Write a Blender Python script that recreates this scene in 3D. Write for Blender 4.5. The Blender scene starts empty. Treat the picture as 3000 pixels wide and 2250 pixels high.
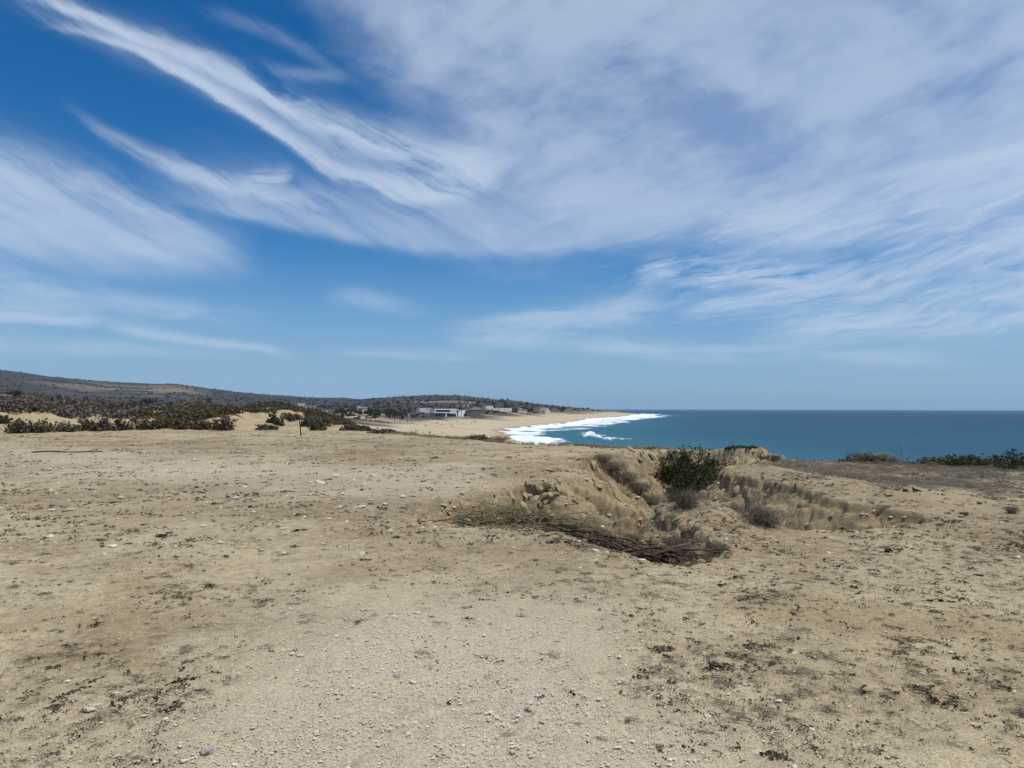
import bpy, math, random
import numpy as np
from math import radians, sin, cos, tan, atan2, hypot, pi

# ------------------------------------------------------------------ camera, sun, sky, exposure
scene = bpy.context.scene
COL = scene.collection
CAM_H = 1.6
FPX = 2182.0                    # focal length in pixels of a 3000 pixel wide picture
PITCH = radians(1.9)

cam_d = bpy.data.cameras.new('camera')
cam = bpy.data.objects.new('camera', cam_d)
COL.objects.link(cam)
cam_d.sensor_width = 36.0
cam_d.lens = 36.0 * FPX / 3000.0
cam_d.clip_start = 0.05
cam_d.clip_end = 60000.0
cam.location = (0, 0, CAM_H)
cam.rotation_euler = (pi / 2 + PITCH, radians(-0.1), 0)
scene.camera = cam

SUN_EL, SUN_AZ = radians(69), radians(104)     # azimuth clockwise from +Y (the view direction)
sun_d = bpy.data.lights.new('sun', 'SUN')
sun_d.energy = 3.8
sun_d.angle = radians(1.2)
sun_d.color = (1.0, 0.955, 0.89)
sun = bpy.data.objects.new('sun', sun_d)
COL.objects.link(sun)
sd = np.array([sin(SUN_AZ) * cos(SUN_EL), cos(SUN_AZ) * cos(SUN_EL), sin(SUN_EL)])
from mathutils import Vector
sun.rotation_euler = Vector(sd).to_track_quat('Z', 'Y').to_euler()

scene.view_settings.view_transform = 'Standard'
scene.view_settings.look = 'None'
scene.view_settings.gamma = 1.0
scene.view_settings.exposure = EXPOSURE = 0.0
scene.view_settings.use_curve_mapping = False
scene.render.engine = 'CYCLES'
scene.cycles.use_denoising = True
scene.cycles.denoiser = 'OPENIMAGEDENOISE'
scene.cycles.denoising_input_passes = 'RGB_ALBEDO_NORMAL'
scene.cycles.denoising_prefilter = 'ACCURATE'
scene.cycles.max_bounces = 6
scene.cycles.diffuse_bounces = 3
scene.cycles.glossy_bounces = 2
scene.cycles.transmission_bounces = 4
scene.cycles.volume_bounces = 0
scene.cycles.transparent_max_bounces = 8
scene.cycles.caustics_reflective = False
scene.cycles.caustics_refractive = False
scene.cycles.sample_clamp_indirect = 4.0
scene.cycles.sample_clamp_direct = 12.0


# ------------------------------------------------------------------ node expression helper
class E:
    """a float socket that can be combined with + - * / into Math nodes"""
    nt = None

    def __init__(self, s):
        self.s = s

    @staticmethod
    def op(name, *a, clamp=False):
        n = E.nt.nodes.new('ShaderNodeMath')
        n.operation = name
        n.use_clamp = clamp
        for i, v in enumerate(a):
            if isinstance(v, E):
                E.nt.links.new(v.s, n.inputs[i])
            else:
                n.inputs[i].default_value = float(v)
        return E(n.outputs[0])

    def __add__(s, o): return E.op('ADD', s, o)
    __radd__ = __add__
    def __sub__(s, o): return E.op('SUBTRACT', s, o)
    def __rsub__(s, o): return E.op('SUBTRACT', o, s)
    def __mul__(s, o): return E.op('MULTIPLY', s, o)
    __rmul__ = __mul__
    def __truediv__(s, o): return E.op('DIVIDE', s, o)
    def clamp(s): return E.op('ADD', s, 0.0, clamp=True)
    def max(s, o): return E.op('MAXIMUM', s, o)
    def min(s, o): return E.op('MINIMUM', s, o)
    def exp(s): return E.op('EXPONENT', s)
    def pow(s, p): return E.op('POWER', s, p)


def smooth(x, a, b, lo=0.0, hi=1.0):
    n = E.nt.nodes.new('ShaderNodeMapRange')
    n.interpolation_type = 'SMOOTHSTEP'
    E.nt.links.new(x.s, n.inputs[0])
    for i, v in enumerate((a, b, lo, hi)):
        n.inputs[i + 1].default_value = v
    return E(n.outputs[0])


def combine(x, y, z=0.0):
    n = E.nt.nodes.new('ShaderNodeCombineXYZ')
    for i, v in enumerate((x, y, z)):
        if isinstance(v, E):
            E.nt.links.new(v.s, n.inputs[i])
        else:
            n.inputs[i].default_value = v
    return n.outputs[0]


def noise(vec, scale=1.0, detail=4.0, rough=0.5, dist=0.0, lac=2.0):
    n = E.nt.nodes.new('ShaderNodeTexNoise')
    E.nt.links.new(vec, n.inputs['Vector'])
    n.inputs['Scale'].default_value = scale
    n.inputs['Detail'].default_value = detail
    n.inputs['Roughness'].default_value = rough
    n.inputs['Distortion'].default_value = dist
    n.inputs['Lacunarity'].default_value = lac
    return E(n.outputs[0])


def mix_color(f, a, b):
    n = E.nt.nodes.new('ShaderNodeMix')
    n.data_type = 'RGBA'
    n.clamp_factor = True
    if isinstance(f, E):
        E.nt.links.new(f.s, n.inputs[0])
    else:
        n.inputs[0].default_value = f
    for k, v in ((6, a), (7, b)):
        if isinstance(v, tuple):
            n.inputs[k].default_value = v if len(v) == 4 else v + (1.0,)
        else:
            E.nt.links.new(v, n.inputs[k])
    return n.outputs[2]


def px_dir(px, py):
    """world direction seen at a pixel of the 3000 x 2250 photograph"""
    x, z = (px - 1500) / FPX, (1125 - py) / FPX
    return np.array([x, cos(PITCH) - z * sin(PITCH), sin(PITCH) + z * cos(PITCH)])


def px_azel(px, py):
    d = px_dir(px, py)
    return math.degrees(atan2(d[0], d[1])), math.degrees(atan2(d[2], hypot(d[0], d[1])))


# ------------------------------------------------------------------ sky with high cirrus
world = bpy.data.worlds.new('World')
scene.world = world
world.use_nodes = True
nt = world.node_tree
nt.nodes.clear()
E.nt = nt
out = nt.nodes.new('ShaderNodeOutputWorld')
bg = nt.nodes.new('ShaderNodeBackground')
bg.inputs['Strength'].default_value = SKY_STRENGTH = 0.10
nt.links.new(bg.outputs[0], out.inputs[0])
sky = nt.nodes.new('ShaderNodeTexSky')
sky.sky_type = 'NISHITA'
sky.sun_disc = False
sky.sun_elevation = SUN_EL
sky.sun_rotation = SUN_AZ
sky.altitude = 0
sky.air_density = 0.85
sky.dust_density = 0.05
sky.ozone_density = 4.5
tc = nt.nodes.new('ShaderNodeTexCoord')
sep = nt.nodes.new('ShaderNodeSeparateXYZ')
nt.links.new(tc.outputs['Generated'], sep.inputs[0])
dx, dy, dz = (E(sep.outputs[i]) for i in range(3))
az0 = E.op('ARCTAN2', dx, dy) * 57.29578
el0 = E.op('ARCSINE', dz) * 57.29578
# slow warp, so that no edge is a clean curve
wv = combine(az0 * 0.05, el0 * 0.11, 3.7)
w1 = noise(wv, 1.0, 5, 0.55) - 0.5
wv2 = combine(az0 * 0.05, el0 * 0.11, 11.3)
w2 = noise(wv2, 1.0, 5, 0.55) - 0.5
az = az0 + w1 * 7.0
el = el0 + w2 * 3.6


def streak(angle, along, across, seed, detail=6, rough=0.6, dist=0.35):
    """noise drawn out along a line that rises by angle (degrees) to the right"""
    a = radians(angle)
    u = az * cos(a) + el * sin(a)
    v = el * cos(a) - az * sin(a)
    return noise(combine(u / along, v / across, seed), 1.0, detail, rough, dist)


tl = streak(-24, 16, 1.9, 1.0)
tr = streak(13, 12, 1.7, 5.0)
th = streak(0, 13, 1.3, 9.0)
fine_r = streak(10, 3.5, 0.55, 2.0, 5, 0.6, 0.6)
side = smooth(az0, -6.0, 8.0)
low = smooth(el0, 12.0, 5.0)
tex = tl + (tr - tl) * side
tex = tex + (th - tex) * low * 0.8
soft = noise(combine(az * 0.09, el * 0.16, 21.0), 1.0, 5, 0.55, 0.2)


def band(pts, w0, w1_, up=1.0, down=1.0, ends=(4, 4), deg=3, texk=1.0):
    """a cloud band along a curve through photo pixels, given here as azimuth and elevation; widths in degrees"""
    P = np.array([px_azel(*p) for p in pts])
    deg = min(deg, len(P) - 1)
    k = np.polyfit(P[:, 0], P[:, 1], deg)
    a0, a1 = P[0, 0], P[-1, 0]
    azc = az.max(a0 - 3.0).min(a1 + 3.0)
    c = None
    for q in k:
        c = E.op('ADD', q, 0.0) if c is None else c * azc + float(q)
    d = el - c
    w = smooth(az, a0, a1, w0, w1_)
    dd = d.max(0.0) * (1.0 / up) + (d * -1.0).max(0.0) * (1.0 / down)
    r = dd / w
    prof = (r * r * -1.0).exp()
    return prof * smooth(az, a0 - ends[0] * 0.5, a0 + ends[0] * 0.5) * smooth(az, a1 + ends[1] * 0.5, a1 - ends[1] * 0.5)


tk = smooth(tex * .75 + noise(combine(az * .35, el * .8, 41.0), 1.0, 5, .6, .4) * .25, 0.36, 0.62, 0.08, 1.7)          # streaky modulation
tk_hard = smooth(tex, 0.40, 0.66)
B = []
B.append(band([(120, 10), (360, 100), (640, 210), (930, 350), (1170, 430), (1390, 490)], 0.40, 1.30, 0.95, 0.65, (6, 5)) * 1.15 * tk)
B.append(band([(250, 110), (640, 280), (860, 420), (1050, 520), (1210, 550), (1390, 530)], 0.28, 1.0, 1.2, 0.7, (8, 5)) * 1.1 * tk)
B.append(band([(120, 60), (640, 250), (930, 390), (1170, 490), (1390, 520)], 1.0, 2.2, 1.1, 0.8, (6, 6)) * 0.30 * tk)
B.append(band([(300, 420), (500, 505), (700, 560), (830, 560), (960, 590)], 0.6, 0.7, 1.2, 0.7, (8, 5)) * 0.75 * tk)
B.append(band([(690, 520), (760, 505), (830, 505)], 0.6, 0.55, 1, 1.3, (3, 1.2)) * 0.75 * smooth(fine_r, .35, .6, .4, 1.2))
B.append(band([(-500, 560), (0, 650), (350, 700), (640, 745)], 3.0, 1.5, 1.2, 0.8, (10, 9)) * 1.25 * smooth(tex * .6 + soft * .4, 0.33, 0.62, 0.45, 1.45))
B.append(band([(-300, 470), (0, 520), (260, 560), (520, 640)], 1.6, 0.8, 1.1, 0.9, (9, 8)) * 0.6 * tk)
B.append(band([(560, 590), (900, 650), (1150, 690), (1450, 700), (1700, 680)], 1.6, 2.4, 1.6, 0.32, (10, 7)) * 0.75 * smooth(tex, 0.3, 0.65, 0.5, 1.3))
B.append(band([(-400, 860), (0, 850), (400, 880), (640, 900)], 1.4, 0.7, 1, 1, (8, 8)) * 0.55 * tk)
B.append(band([(-300, 950), (0, 935), (250, 935)], 0.9, 0.7, 1, 0.6, (6, 4)) * 0.9 * tk)
B.append(band([(330, 955), (520, 980), (780, 1018)], 0.55, 0.35, 1, 0.7, (3, 4)) * 0.95)
B.append(band([(-300, 1020), (300, 1025), (600, 1030)], 0.7, 0.5, 1, 1, (8, 8)) * 0.35 * tk)
B.append(band([(960, 1020), (1180, 1028), (1400, 1045)], 0.35, 0.5, 1, 0.8, (5, 6)) * 0.42 * tk)
B.append(band([(1000, 880), (1130, 880), (1250, 890)], 0.7, 0.6, 1, 1, (4, 4)) * 0.32 * tk)
B.append(band([(1380, 960), (1560, 945), (1750, 920), (1920, 890)], 0.9, 1.3, 1.0, 1.0, (5, 4)) * 0.85 * tk)
B.append(band([(1450, 1000), (1800, 1015), (2200, 1030), (2700, 1050)], 0.7, 0.7, 1.2, 0.8, (6, 9)) * 0.55 * tk)
B.append(band([(1900, 800), (2020, 790), (2200, 800), (2420, 790)], 0.9, 1.1, 1.1, 0.9, (3, 5)) * 1.6 * smooth(tex * .5 + fine_r * .5, .38, .58))
B.append(band([(2040, 890), (2300, 870), (2650, 800), (3050, 740), (3600, 640)], 0.7, 1.9, 1, 1, (7, 9)) * 1.15 * smooth(tex * .6 + fine_r * .4, 0.36, 0.6, 0.2, 1.3))
B.append(band([(2250, 970), (2600, 930), (3050, 880), (3600, 800)], 0.9, 2.2, 1, 0.9, (6, 9)) * 1.2 * smooth(tex * .6 + fine_r * .4, 0.37, 0.6, 0.2, 1.3))
B.append(band([(2200, 640), (2600, 620), (3050, 560), (3600, 470)], 1.6, 3.6, 1, 1, (8, 9)) * 1.0 * smooth(tex * .6 + fine_r * .4, 0.35, 0.62, 0.3, 1.25))
B.append(band([(2620, 500), (2800, 480), (3100, 430)], 0.35, 0.6, 1, 1, (4, 4)) * 0.6)
B.append(band([(620, 60), (820, 110), (980, 200)], 0.5, 0.4, 1, 1, (8, 8)) * 0.13 * tk)
B.append(band([(700, 190), (900, 215), (990, 210)], 0.3, 0.45, 1, 1, (8, 2)) * 0.16 * tk)
# the broad veil over the upper right of the view and on overhead
n1 = (az + 11.0) * 0.80 + (el - 25.0) * 0.60
edge = smooth(n1 + (soft - 0.5) * 7.0, -3.5, 5.0)
lower = smooth(el - (az * 0.0) + (soft - 0.5) * 6.0, 9.3, 16.5)
wisp = streak(20, 5.0, 1.1, 31.0, 6, .65, .5)
veil = edge * lower * smooth(tex * 0.16 + soft * 0.70 + wisp * .14, 0.36, 0.62, 0.45, 1.4)
B.append(veil * 0.92)
# the same thin cirrus goes on overhead and behind
B.append((smooth(el0, 27.0, 42.0) * 1.1).max(smooth(dy, 0.45, -0.1) * smooth(el0, 3.0, 20.0) * 0.9) * smooth(soft, 0.35, 0.62, 0.45, 1.4))
tot = B[0]
for b in B[1:]:
    tot = tot + b
scat = smooth(fine_r, 0.45, 0.75) * smooth(az0, 4.0, 14.0) * smooth(el0, 3.2, 6.0) * smooth(el0, 17.0, 12.0)
tot = tot + scat * tk_hard * 0.9
tot = tot * smooth(el0, 1.0, 3.4, 0.12, 1.0)
alpha = 1.0 - (tot * -0.98).exp()
# clear-sky colour: the physical sky, a little deeper towards the zenith
gam = nt.nodes.new('ShaderNodeGamma')
nt.links.new(sky.outputs[0], gam.inputs[0])
gam.inputs[1].default_value = 1.0
hsv = nt.nodes.new('ShaderNodeHueSaturation')
nt.links.new(gam.outputs[0], hsv.inputs['Color'])
hsv.inputs['Saturation'].default_value = 1.36
hsv.inputs['Value'].default_value = 1.0
cl = mix_color(smooth(el0, 2.0, 20.0), (5.1, 6.3, 8.0), (5.7, 6.7, 8.2))
clear = mix_color(smooth(el0, 13.0, -2.0, 0.0, 1.0) * 0.92, hsv.outputs[0], (2.15, 3.85, 6.0))
col = mix_color(alpha * 0.93, clear, cl)
nt.links.new(col, bg.inputs['Color'])

# ------------------------------------------------------------------ numpy noise and small maths
def _hash(ix, iy, seed):
    n = (ix.astype(np.uint32) * np.uint32(374761393) + iy.astype(np.uint32) * np.uint32(668265263)
         + np.uint32((seed * 1274126177) & 0xffffffff))
    n = (n ^ (n >> np.uint32(13))) * np.uint32(1274126177)
    n = n ^ (n >> np.uint32(16))
    return (n & np.uint32(0xffffff)).astype(np.float64) / float(0xffffff)


def vnoise(x, y, seed=0):
    x = np.asarray(x, float); y = np.asarray(y, float)
    ix = np.floor(x).astype(np.int64); iy = np.floor(y).astype(np.int64)
    fx = x - ix; fy = y - iy
    fx = fx * fx * fx * (fx * (fx * 6 - 15) + 10); fy = fy * fy * fy * (fy * (fy * 6 - 15) + 10)
    a = _hash(ix, iy, seed); b = _hash(ix + 1, iy, seed)
    c = _hash(ix, iy + 1, seed); d = _hash(ix + 1, iy + 1, seed)
    return (a + (b - a) * fx) * (1 - fy) + (c + (d - c) * fx) * fy


def fbm(x, y, scale=1.0, octaves=4, seed=0, gain=0.5):
    """about -0.5 .. 0.5"""
    s, amp, tot = 0.0, 1.0, 0.0
    x = np.asarray(x, float) / scale; y = np.asarray(y, float) / scale
    for k in range(octaves):
        s = s + (vnoise(x + 17.3 * k, y - 9.1 * k, seed + k) - 0.5) * amp
        tot += amp
        amp *= gain
        x = x * 2.03 + 0.31 * y; y = y * 2.03 - 0.31 * x / 2.03
    return s / tot * 1.6


def cells(x, y, size, seed=0):
    """cellular noise: distance to the nearest point, a random value per cell, and the gap to the second nearest"""
    x = np.asarray(x, float) / size; y = np.asarray(y, float) / size
    ix = np.floor(x).astype(np.int64); iy = np.floor(y).astype(np.int64)
    d1 = np.full(x.shape, 9.0); d2 = np.full(x.shape, 9.0); v = np.zeros(x.shape)
    for a in (-1, 0, 1):
        for b in (-1, 0, 1):
            px = ix + a + _hash(ix + a, iy + b, seed); py = iy + b + _hash(ix + a, iy + b, seed + 1)
            d = np.hypot(x - px, y - py)
            m = d < d1
            d2 = np.where(m, d1, np.minimum(d2, d)); d1 = np.where(m, d, d1)
            v = np.where(m, _hash(ix + a, iy + b, seed + 2), v)
    return d1, v, d2 - d1


def sstep(x, a, b):
    t = np.clip((np.asarray(x, float) - a) / (b - a), 0, 1)
    return t * t * (3 - 2 * t)


def lerp(a, b, t):
    return a + (b - a) * t


def poly_sd(x, y, P):
    """signed distance to a closed polygon, positive inside"""
    P = np.asarray(P, float)
    d2 = np.full(x.shape, 1e18)
    ins = np.zeros(x.shape, bool)
    for i in range(len(P)):
        (ax, ay), (bx, by) = P[i], P[(i + 1) % len(P)]
        ex, ey = bx - ax, by - ay
        wx, wy = x - ax, y - ay
        t = np.clip((wx * ex + wy * ey) / (ex * ex + ey * ey + 1e-12), 0, 1)
        d2 = np.minimum(d2, (wx - ex * t) ** 2 + (wy - ey * t) ** 2)
        c = ((ay <= y) & (by > y)) | ((by <= y) & (ay > y))
        xi = ax + (y - ay) / (by - ay + 1e-18) * ex
        ins ^= c & (x < xi)
    return np.where(ins, 1, -1) * np.sqrt(d2)


def line_sd(x, y, P):
    """distance to an open line; positive on its left side"""
    P = np.asarray(P, float)
    d2 = np.full(x.shape, 1e18); sg = np.ones(x.shape)
    for i in range(len(P) - 1):
        (ax, ay), (bx, by) = P[i], P[i + 1]
        ex, ey = bx - ax, by - ay
        wx, wy = x - ax, y - ay
        t = np.clip((wx * ex + wy * ey) / (ex * ex + ey * ey), 0, 1)
        q = (wx - ex * t) ** 2 + (wy - ey * t) ** 2
        m = q < d2
        d2 = np.where(m, q, d2)
        sg = np.where(m, np.sign(ex * wy - ey * wx), sg)
    return sg * np.sqrt(d2)


def idw(x, y, pts):
    """inverse distance interpolation of (x, y, value)"""
    s = 0.0; w = 0.0
    for px, py, v in pts:
        q = 1.0 / ((x - px) ** 2 + (y - py) ** 2 + 0.05) ** 1.5
        s = s + q * v; w = w + q
    return s / w


SEA_Z = -14.0
GULLY = [(-1.75, 12.6), (-1.5, 10.9), (-1.0, 10.3), (0.0, 10.05), (0.8, 9.55), (1.1, 8.6), (1.38, 7.75), (1.8, 7.6),
         (2.15, 8.1), (2.6, 8.85), (2.4, 9.5), (2.25, 10.2), (2.15, 10.9), (2.35, 11.6), (2.8, 11.95), (3.2, 11.0), (3.8, 10.1), (4.8, 10.25),
         (6.05, 10.8), (6.25, 11.4), (5.6, 12.6), (5.3, 14.2), (5.0, 16.0), (5.0, 17.9), (5.9, 19.9), (7.2, 21.7),
         (8.7, 22.7), (11.0, 23.2), (11.0, 26.4), (9.0, 26.9), (7.6, 28.0), (6.3, 30.3), (4.5, 28.6), (3.1, 26.0),
         (2.2, 23.8), (1.75, 20.5), (1.86, 17.8), (1.1, 17.1), (0.6, 16.6), (0.1, 15.6), (-0.35, 14.9), (-1.1, 13.6)]
GDEPTH = [(-0.9, 11.4, .22), (0.0, 12.0, .34), (1.0, 11.4, .50), (1.8, 9.0, .55), (1.5, 13.5, .62), (2.4, 13.6, .72), (3.4, 15, .95),
          (3.7, 17.5, 1.2), (4.2, 20, 1.45), (5.2, 22.5, 1.75), (6.8, 24.5, 2.2), (9.3, 25, 3.2), (3.6, 11.8, .55), (4.6, 11.4, .50), (5.7, 11.1, .22)]
GSTEEP = [(-0.9, 12, .45), (0.5, 15, .55), (1.6, 18.5, .60), (2.6, 22, .62), (4.0, 26, .75), (6, 29, .9), (8.6, 27, 1.3), (6.8, 21.4, 1.2), (5.8, 19.9, .95), (5.0, 17.9, 1.15), (5.0, 16.2, .85),
          (5.25, 14.6, .8), (5.6, 12.5, .75), (4.6, 10.2, 1.2), (1.2, 8.5, 1.5), (2.0, 7.7, 2.0), (0.3, 9.9, 1.0), (2.1, 10.6, .36), (2.2, 9.6, .40), (2.2, 11.3, .4), (2.55, 8.9, .6), (3.0, 11.5, .9)]
CLIFF = [(48, 15), (30, 18.2), (20, 20.6), (16, 21.8), (12.4, 22.8), (11, 23.2), (10.6, 24.6), (10.3, 26.6), (9.0, 27.6), (8.2, 30.2), (6.5, 31.2), (4.4, 32),
         (2, 34.2), (0, 37.5), (-3, 43), (-6, 49), (-8.5, 53), (-11.5, 59), (-15, 68), (-18, 100), (-400, 100), (-400, -20), (48, -20)]
CAVES = [(0.50, 16.0, .34, .30), (1.02, 16.45, .40, .36), (-0.15, 14.1, .26, .25), (2.35, 9.75, .18, .22), (2.15, 10.4, .14, .16), (0.9, 14.6, .2, .25), (2.2, 19.5, .3, .4), (5.9, 12.1, .16, .25), (5.4, 13.4, .2, .25), (9.3, 26.7, .35, .35), (5.15, 17.3, .2, .2), (5.25, 15.4, .16, .2)]
SHORE = [(60, -60), (45, 20), (36, 80), (20, 150), (12, 300), (7, 366), (2, 420), (0, 460), (-1, 500), (8, 567), (23, 619), (48, 724), (84, 896), (123, 1135),
         (182, 1309), (235, 1500), (309, 1891), (374, 2127), (385, 2250), (310, 2500), (100, 3000), (-500, 4500), (-2500, 8000)]


def interp(v, xs, ys):
    return np.interp(v, xs, ys)


def h_far(x, y):
    """land beyond the plateau: dunes, coastal plain, hills and headland"""
    t = x / np.maximum(y, 1)
    z0 = interp(t, [-1.1, -.687, -.55, -.48, -.41, -.36, -.3, -.2, -.1, 0], [2.5, 2.2, 1.7, 1.0, 0.1, -1.5, -2.8, -4.5, -5, -5])
    rise = interp(t, [-1.1, -.687, -.5, -.4, -.25, 0], [.014, .012, .006, .003, .001, 0])
    e = interp(t, [-1.1, -.687, -.623, -.55, -.495, -.45, -.412, -.367, -.275, -.21, -.16, -.11, -.073, -.037, 0, .0275, .064, .1, .124, .15, .2],
               [.055, .0495, .0415, .0358, .0318, .0322, .0258, .0204, .0134, .0111, .0138, .0152, .0152, .0115, .0095, .0056, .0033, .0006, -.001, -.003, -.006])
    dR = lerp(3300.0, 2400.0, sstep(t, -.24, -.14))
    dR = lerp(dR, 2050.0, sstep(t, 0.0, .09))
    zr = CAM_H + e * dR
    u = y / dR
    plain = z0 + rise * np.minimum(y - 85, 900)
    plain = plain + 5.2 * sstep(y, 680, 1000) * sstep(t, -.36, -.26) + 5.5 * np.exp(-((x + 196) / 42) ** 2 - ((y - 705) / 60) ** 2)
    ramp = sstep(u, .30, 1.02) ** 1.15
    z = lerp(plain, zr, ramp)
    z = np.where(u > 1.0, zr * np.maximum(1 - (u - 1) * 0.6, -1), z)
    n = fbm(x, y, 520, 4, 31)
    z = z + n * zr.clip(0, 60) * 0.28 * ramp * (1 - sstep(u, .93, 1.0)) * 2.0
    z = z + fbm(x, y, 45, 4, 35) * np.clip((y - 90) / 200, 0, 1) * 2.2 * (1 - ramp * .5)
    s = line_sd(x, y, SHORE) + fbm(x, y, 60, 3, 41) * np.clip(y / 60, 0, 12)
    prof = interp(s, [-400, -60, 0, 18, 60, 78, 105, 150, 230, 420, 900], [-16, -5, 0, 2.2, 5.2, 7.0, 10.5, 15.5, 26, 62, 160])
    prof = prof + sstep(s, 70, 130) * fbm(x, y, 22, 4, 44) * 3.0
    b = SEA_Z + prof
    k = 1.2
    return -np.log(np.exp(-np.clip(z, -60, 400) / k) + np.exp(-np.clip(b, -60, 400) / k)) * k


def h_near(x, y, micro=True):
    x = np.asarray(x, float); y = np.asarray(y, float)
    z = 0.10 * fbm(x, y, 5.0, 3, 1) + 0.035 * fbm(x, y, 1.1, 3, 5)
    z = z + .26 * np.exp(-((x - 2.75) / .6) ** 2 - ((y - 10.9) / .9) ** 2) + .17 * np.exp(-((x - 6.6) / 1.5) ** 2 - ((y - 15.5) / 3.2) ** 2) + .15 * np.exp(-((x - 5.9) / .8) ** 2 - ((y - 18.3) / 1.2) ** 2) + .22 * np.exp(-((x - 8.4) / 1.2) ** 2 - ((y - 27.6) / .9) ** 2) - .05 * np.exp(-((x - .2) / 1.2) ** 2 - ((y - 10.1) / .5) ** 2)
    # gully
    wob = 0.30 * fbm(x, y, 1.3, 4, 9)
    near_g = (x > -4) & (x < 13) & (y > 6) & (y < 33)
    g = np.zeros(x.shape)
    if near_g.any():
        gx, gy = x[near_g], y[near_g]
        sd0 = poly_sd(gx, gy, GULLY)
        amp = np.clip(gy / 14, .45, 1.3)
        sd_ = sd0 + (wob[near_g] + .10 * fbm(gx, gy, .28, 3, 11)) * amp
        D = idw(gx, gy, GDEPTH) * 1.55
        S = idw(gx, gy, GSTEEP) * 1.15
        q = np.maximum(sd_, 0)
        prof = D * (1 - np.exp(-q * S * 1.35 / D))
        # a broken lip, rills with sharp bottoms, clods, and ledges of harder layers
        prof = prof + .085 * np.clip(D / .6, .3, 1) * sstep(q, 0, .06)
        rl = fbm(gx * 0.9 + gy * 1.2, gy * .35 - gx * .25, 1.25, 3, 77)
        soft_ = np.clip(1.4 - S * .35, .3, 1)
        prof = prof + sstep(q, .06, .5) * (.16 - np.abs(rl)) * .85 * np.clip(D, .3, 1.2) * soft_ * (1 - sstep(q, 2.2, 3.6) * .6)
        lump = fbm(gx, gy, .9, 3, 91)
        wx_, wy_ = gx + .12 * fbm(gx, gy, .5, 2, 96), gy + .12 * fbm(gx, gy, .5, 2, 97)
        on = sstep(q, .03, .22)
        for sz_, am_ in ((.85, .20), (.36, .08)):     # broken blocks and clods of caked sand
            d1_, v_, gap_ = cells(wx_, wy_ * .9, sz_, int(sz_ * 100))
            prof = prof + on * am_ * ((v_ - .5) * 1.3 + (.45 - d1_) * -.5 + .55 * sstep(gap_, .12, .0) - .12)
        st_ = .17 + .06 * fbm(gx, gy, 1.5, 2, 94)
        tq = (prof + .12 * fbm(gx, gy, .8, 3, 95)) / st_
        fr = tq - np.floor(tq)
        prof = lerp(prof, prof + (np.floor(tq) + sstep(fr, .30, .70) - tq) * st_, .40 * sstep(q, .04, .15))
        for cx, cy, r, dp in CAVES:
            rr = np.hypot(gx - cx + .25 * rl, (gy - cy) * 1.0)
            prof = prof + dp * sstep(rr, r, r * .62)
        g[near_g] = np.maximum(prof, -.03 + .02 * lump)
        z = z - g
    # seaward edge
    far_e = poly_sd(x, y, CLIFF) + 1.1 * fbm(x, y, 2.6, 4, 13) * np.clip(y / 25, .3, 1.5)
    drop = np.maximum(-far_e, 0)
    z = z - np.minimum(drop * 1.15 + 0.12 * sstep(drop, 0, .5), 20) - 0.10 * np.exp(-(far_e / 1.2) ** 2)
    # small blown-out bank of the far lip, and the ground rising into the dunes on the left
    t = x / np.maximum(y, 1)
    edge_y = interp(t, [-1.1, -.69, -.5, -.4, -.3, -.2, -.15], [44, 46.5, 50, 52.5, 54.5, 56.5, 60])
    crest = interp(t, [-1.1, -.687, -.6, -.5, -.45, -.41, -.367, -.31, -.283, -.26, -.22, -.2, -.17, -.15], [1.75, 1.6, 1.5, 1.3, 1.4, 1.6, 1.45, 1.25, .95, .65, .25, 0, -.4, -.8])
    up = sstep(y - edge_y, -.5, 11)
    dn = fbm(x, y, 4.5, 4, 21)
    dune = crest * up + (dn * 1.15 + .1) * sstep(y - edge_y, .5, 5) * interp(t, [-.3, -.2, -.15], [1, .6, .2])
    z = z + np.where(t < -.13, dune, 0)
    if micro:
        z = z + 0.020 * fbm(x, y, .26, 3, 51) + 0.012 * np.maximum(fbm(x, y, .09, 2, 57), 0)
    # hand over to the far land
    f = sstep(y, 74, 87)
    m = f > 0
    if np.any(m):
        zf = h_far(x[m], y[m])
        z[m] = lerp(z[m], np.where(far_e[m] > -30, zf, zf), f[m])
    return z


def height(x, y):
    x = np.atleast_1d(np.asarray(x, float)); y = np.atleast_1d(np.asarray(y, float))
    z = np.empty(x.shape)
    m = y < 87
    if m.any():
        z[m] = h_near(x[m], y[m], False)
    if (~m).any():
        z[~m] = h_far(x[~m], y[~m])
    return z


def ground_at(px, py, dmax=4000.0, dmin=2.0):
    """the point of the ground that the photograph shows at a pixel"""
    d = px_dir(px, py)
    ts = np.geomspace(dmin, dmax, 2600)
    X = d[0] * ts; Y = d[1] * ts; Z = CAM_H + d[2] * ts
    hz = height(X, Y)
    k = np.argmax(Z <= hz)
    if not (Z[k] <= hz[k]):
        return None
    if k > 0:
        a = Z[k - 1] - hz[k - 1]; b = hz[k] - Z[k]
        f = a / max(a + b, 1e-9)
    else:
        f = 0
    tt = ts[k - 1] + (ts[k] - ts[k - 1]) * f if k else ts[0]
    return np.array([d[0] * tt, d[1] * tt, height(d[0] * tt, d[1] * tt)[0]])


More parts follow.
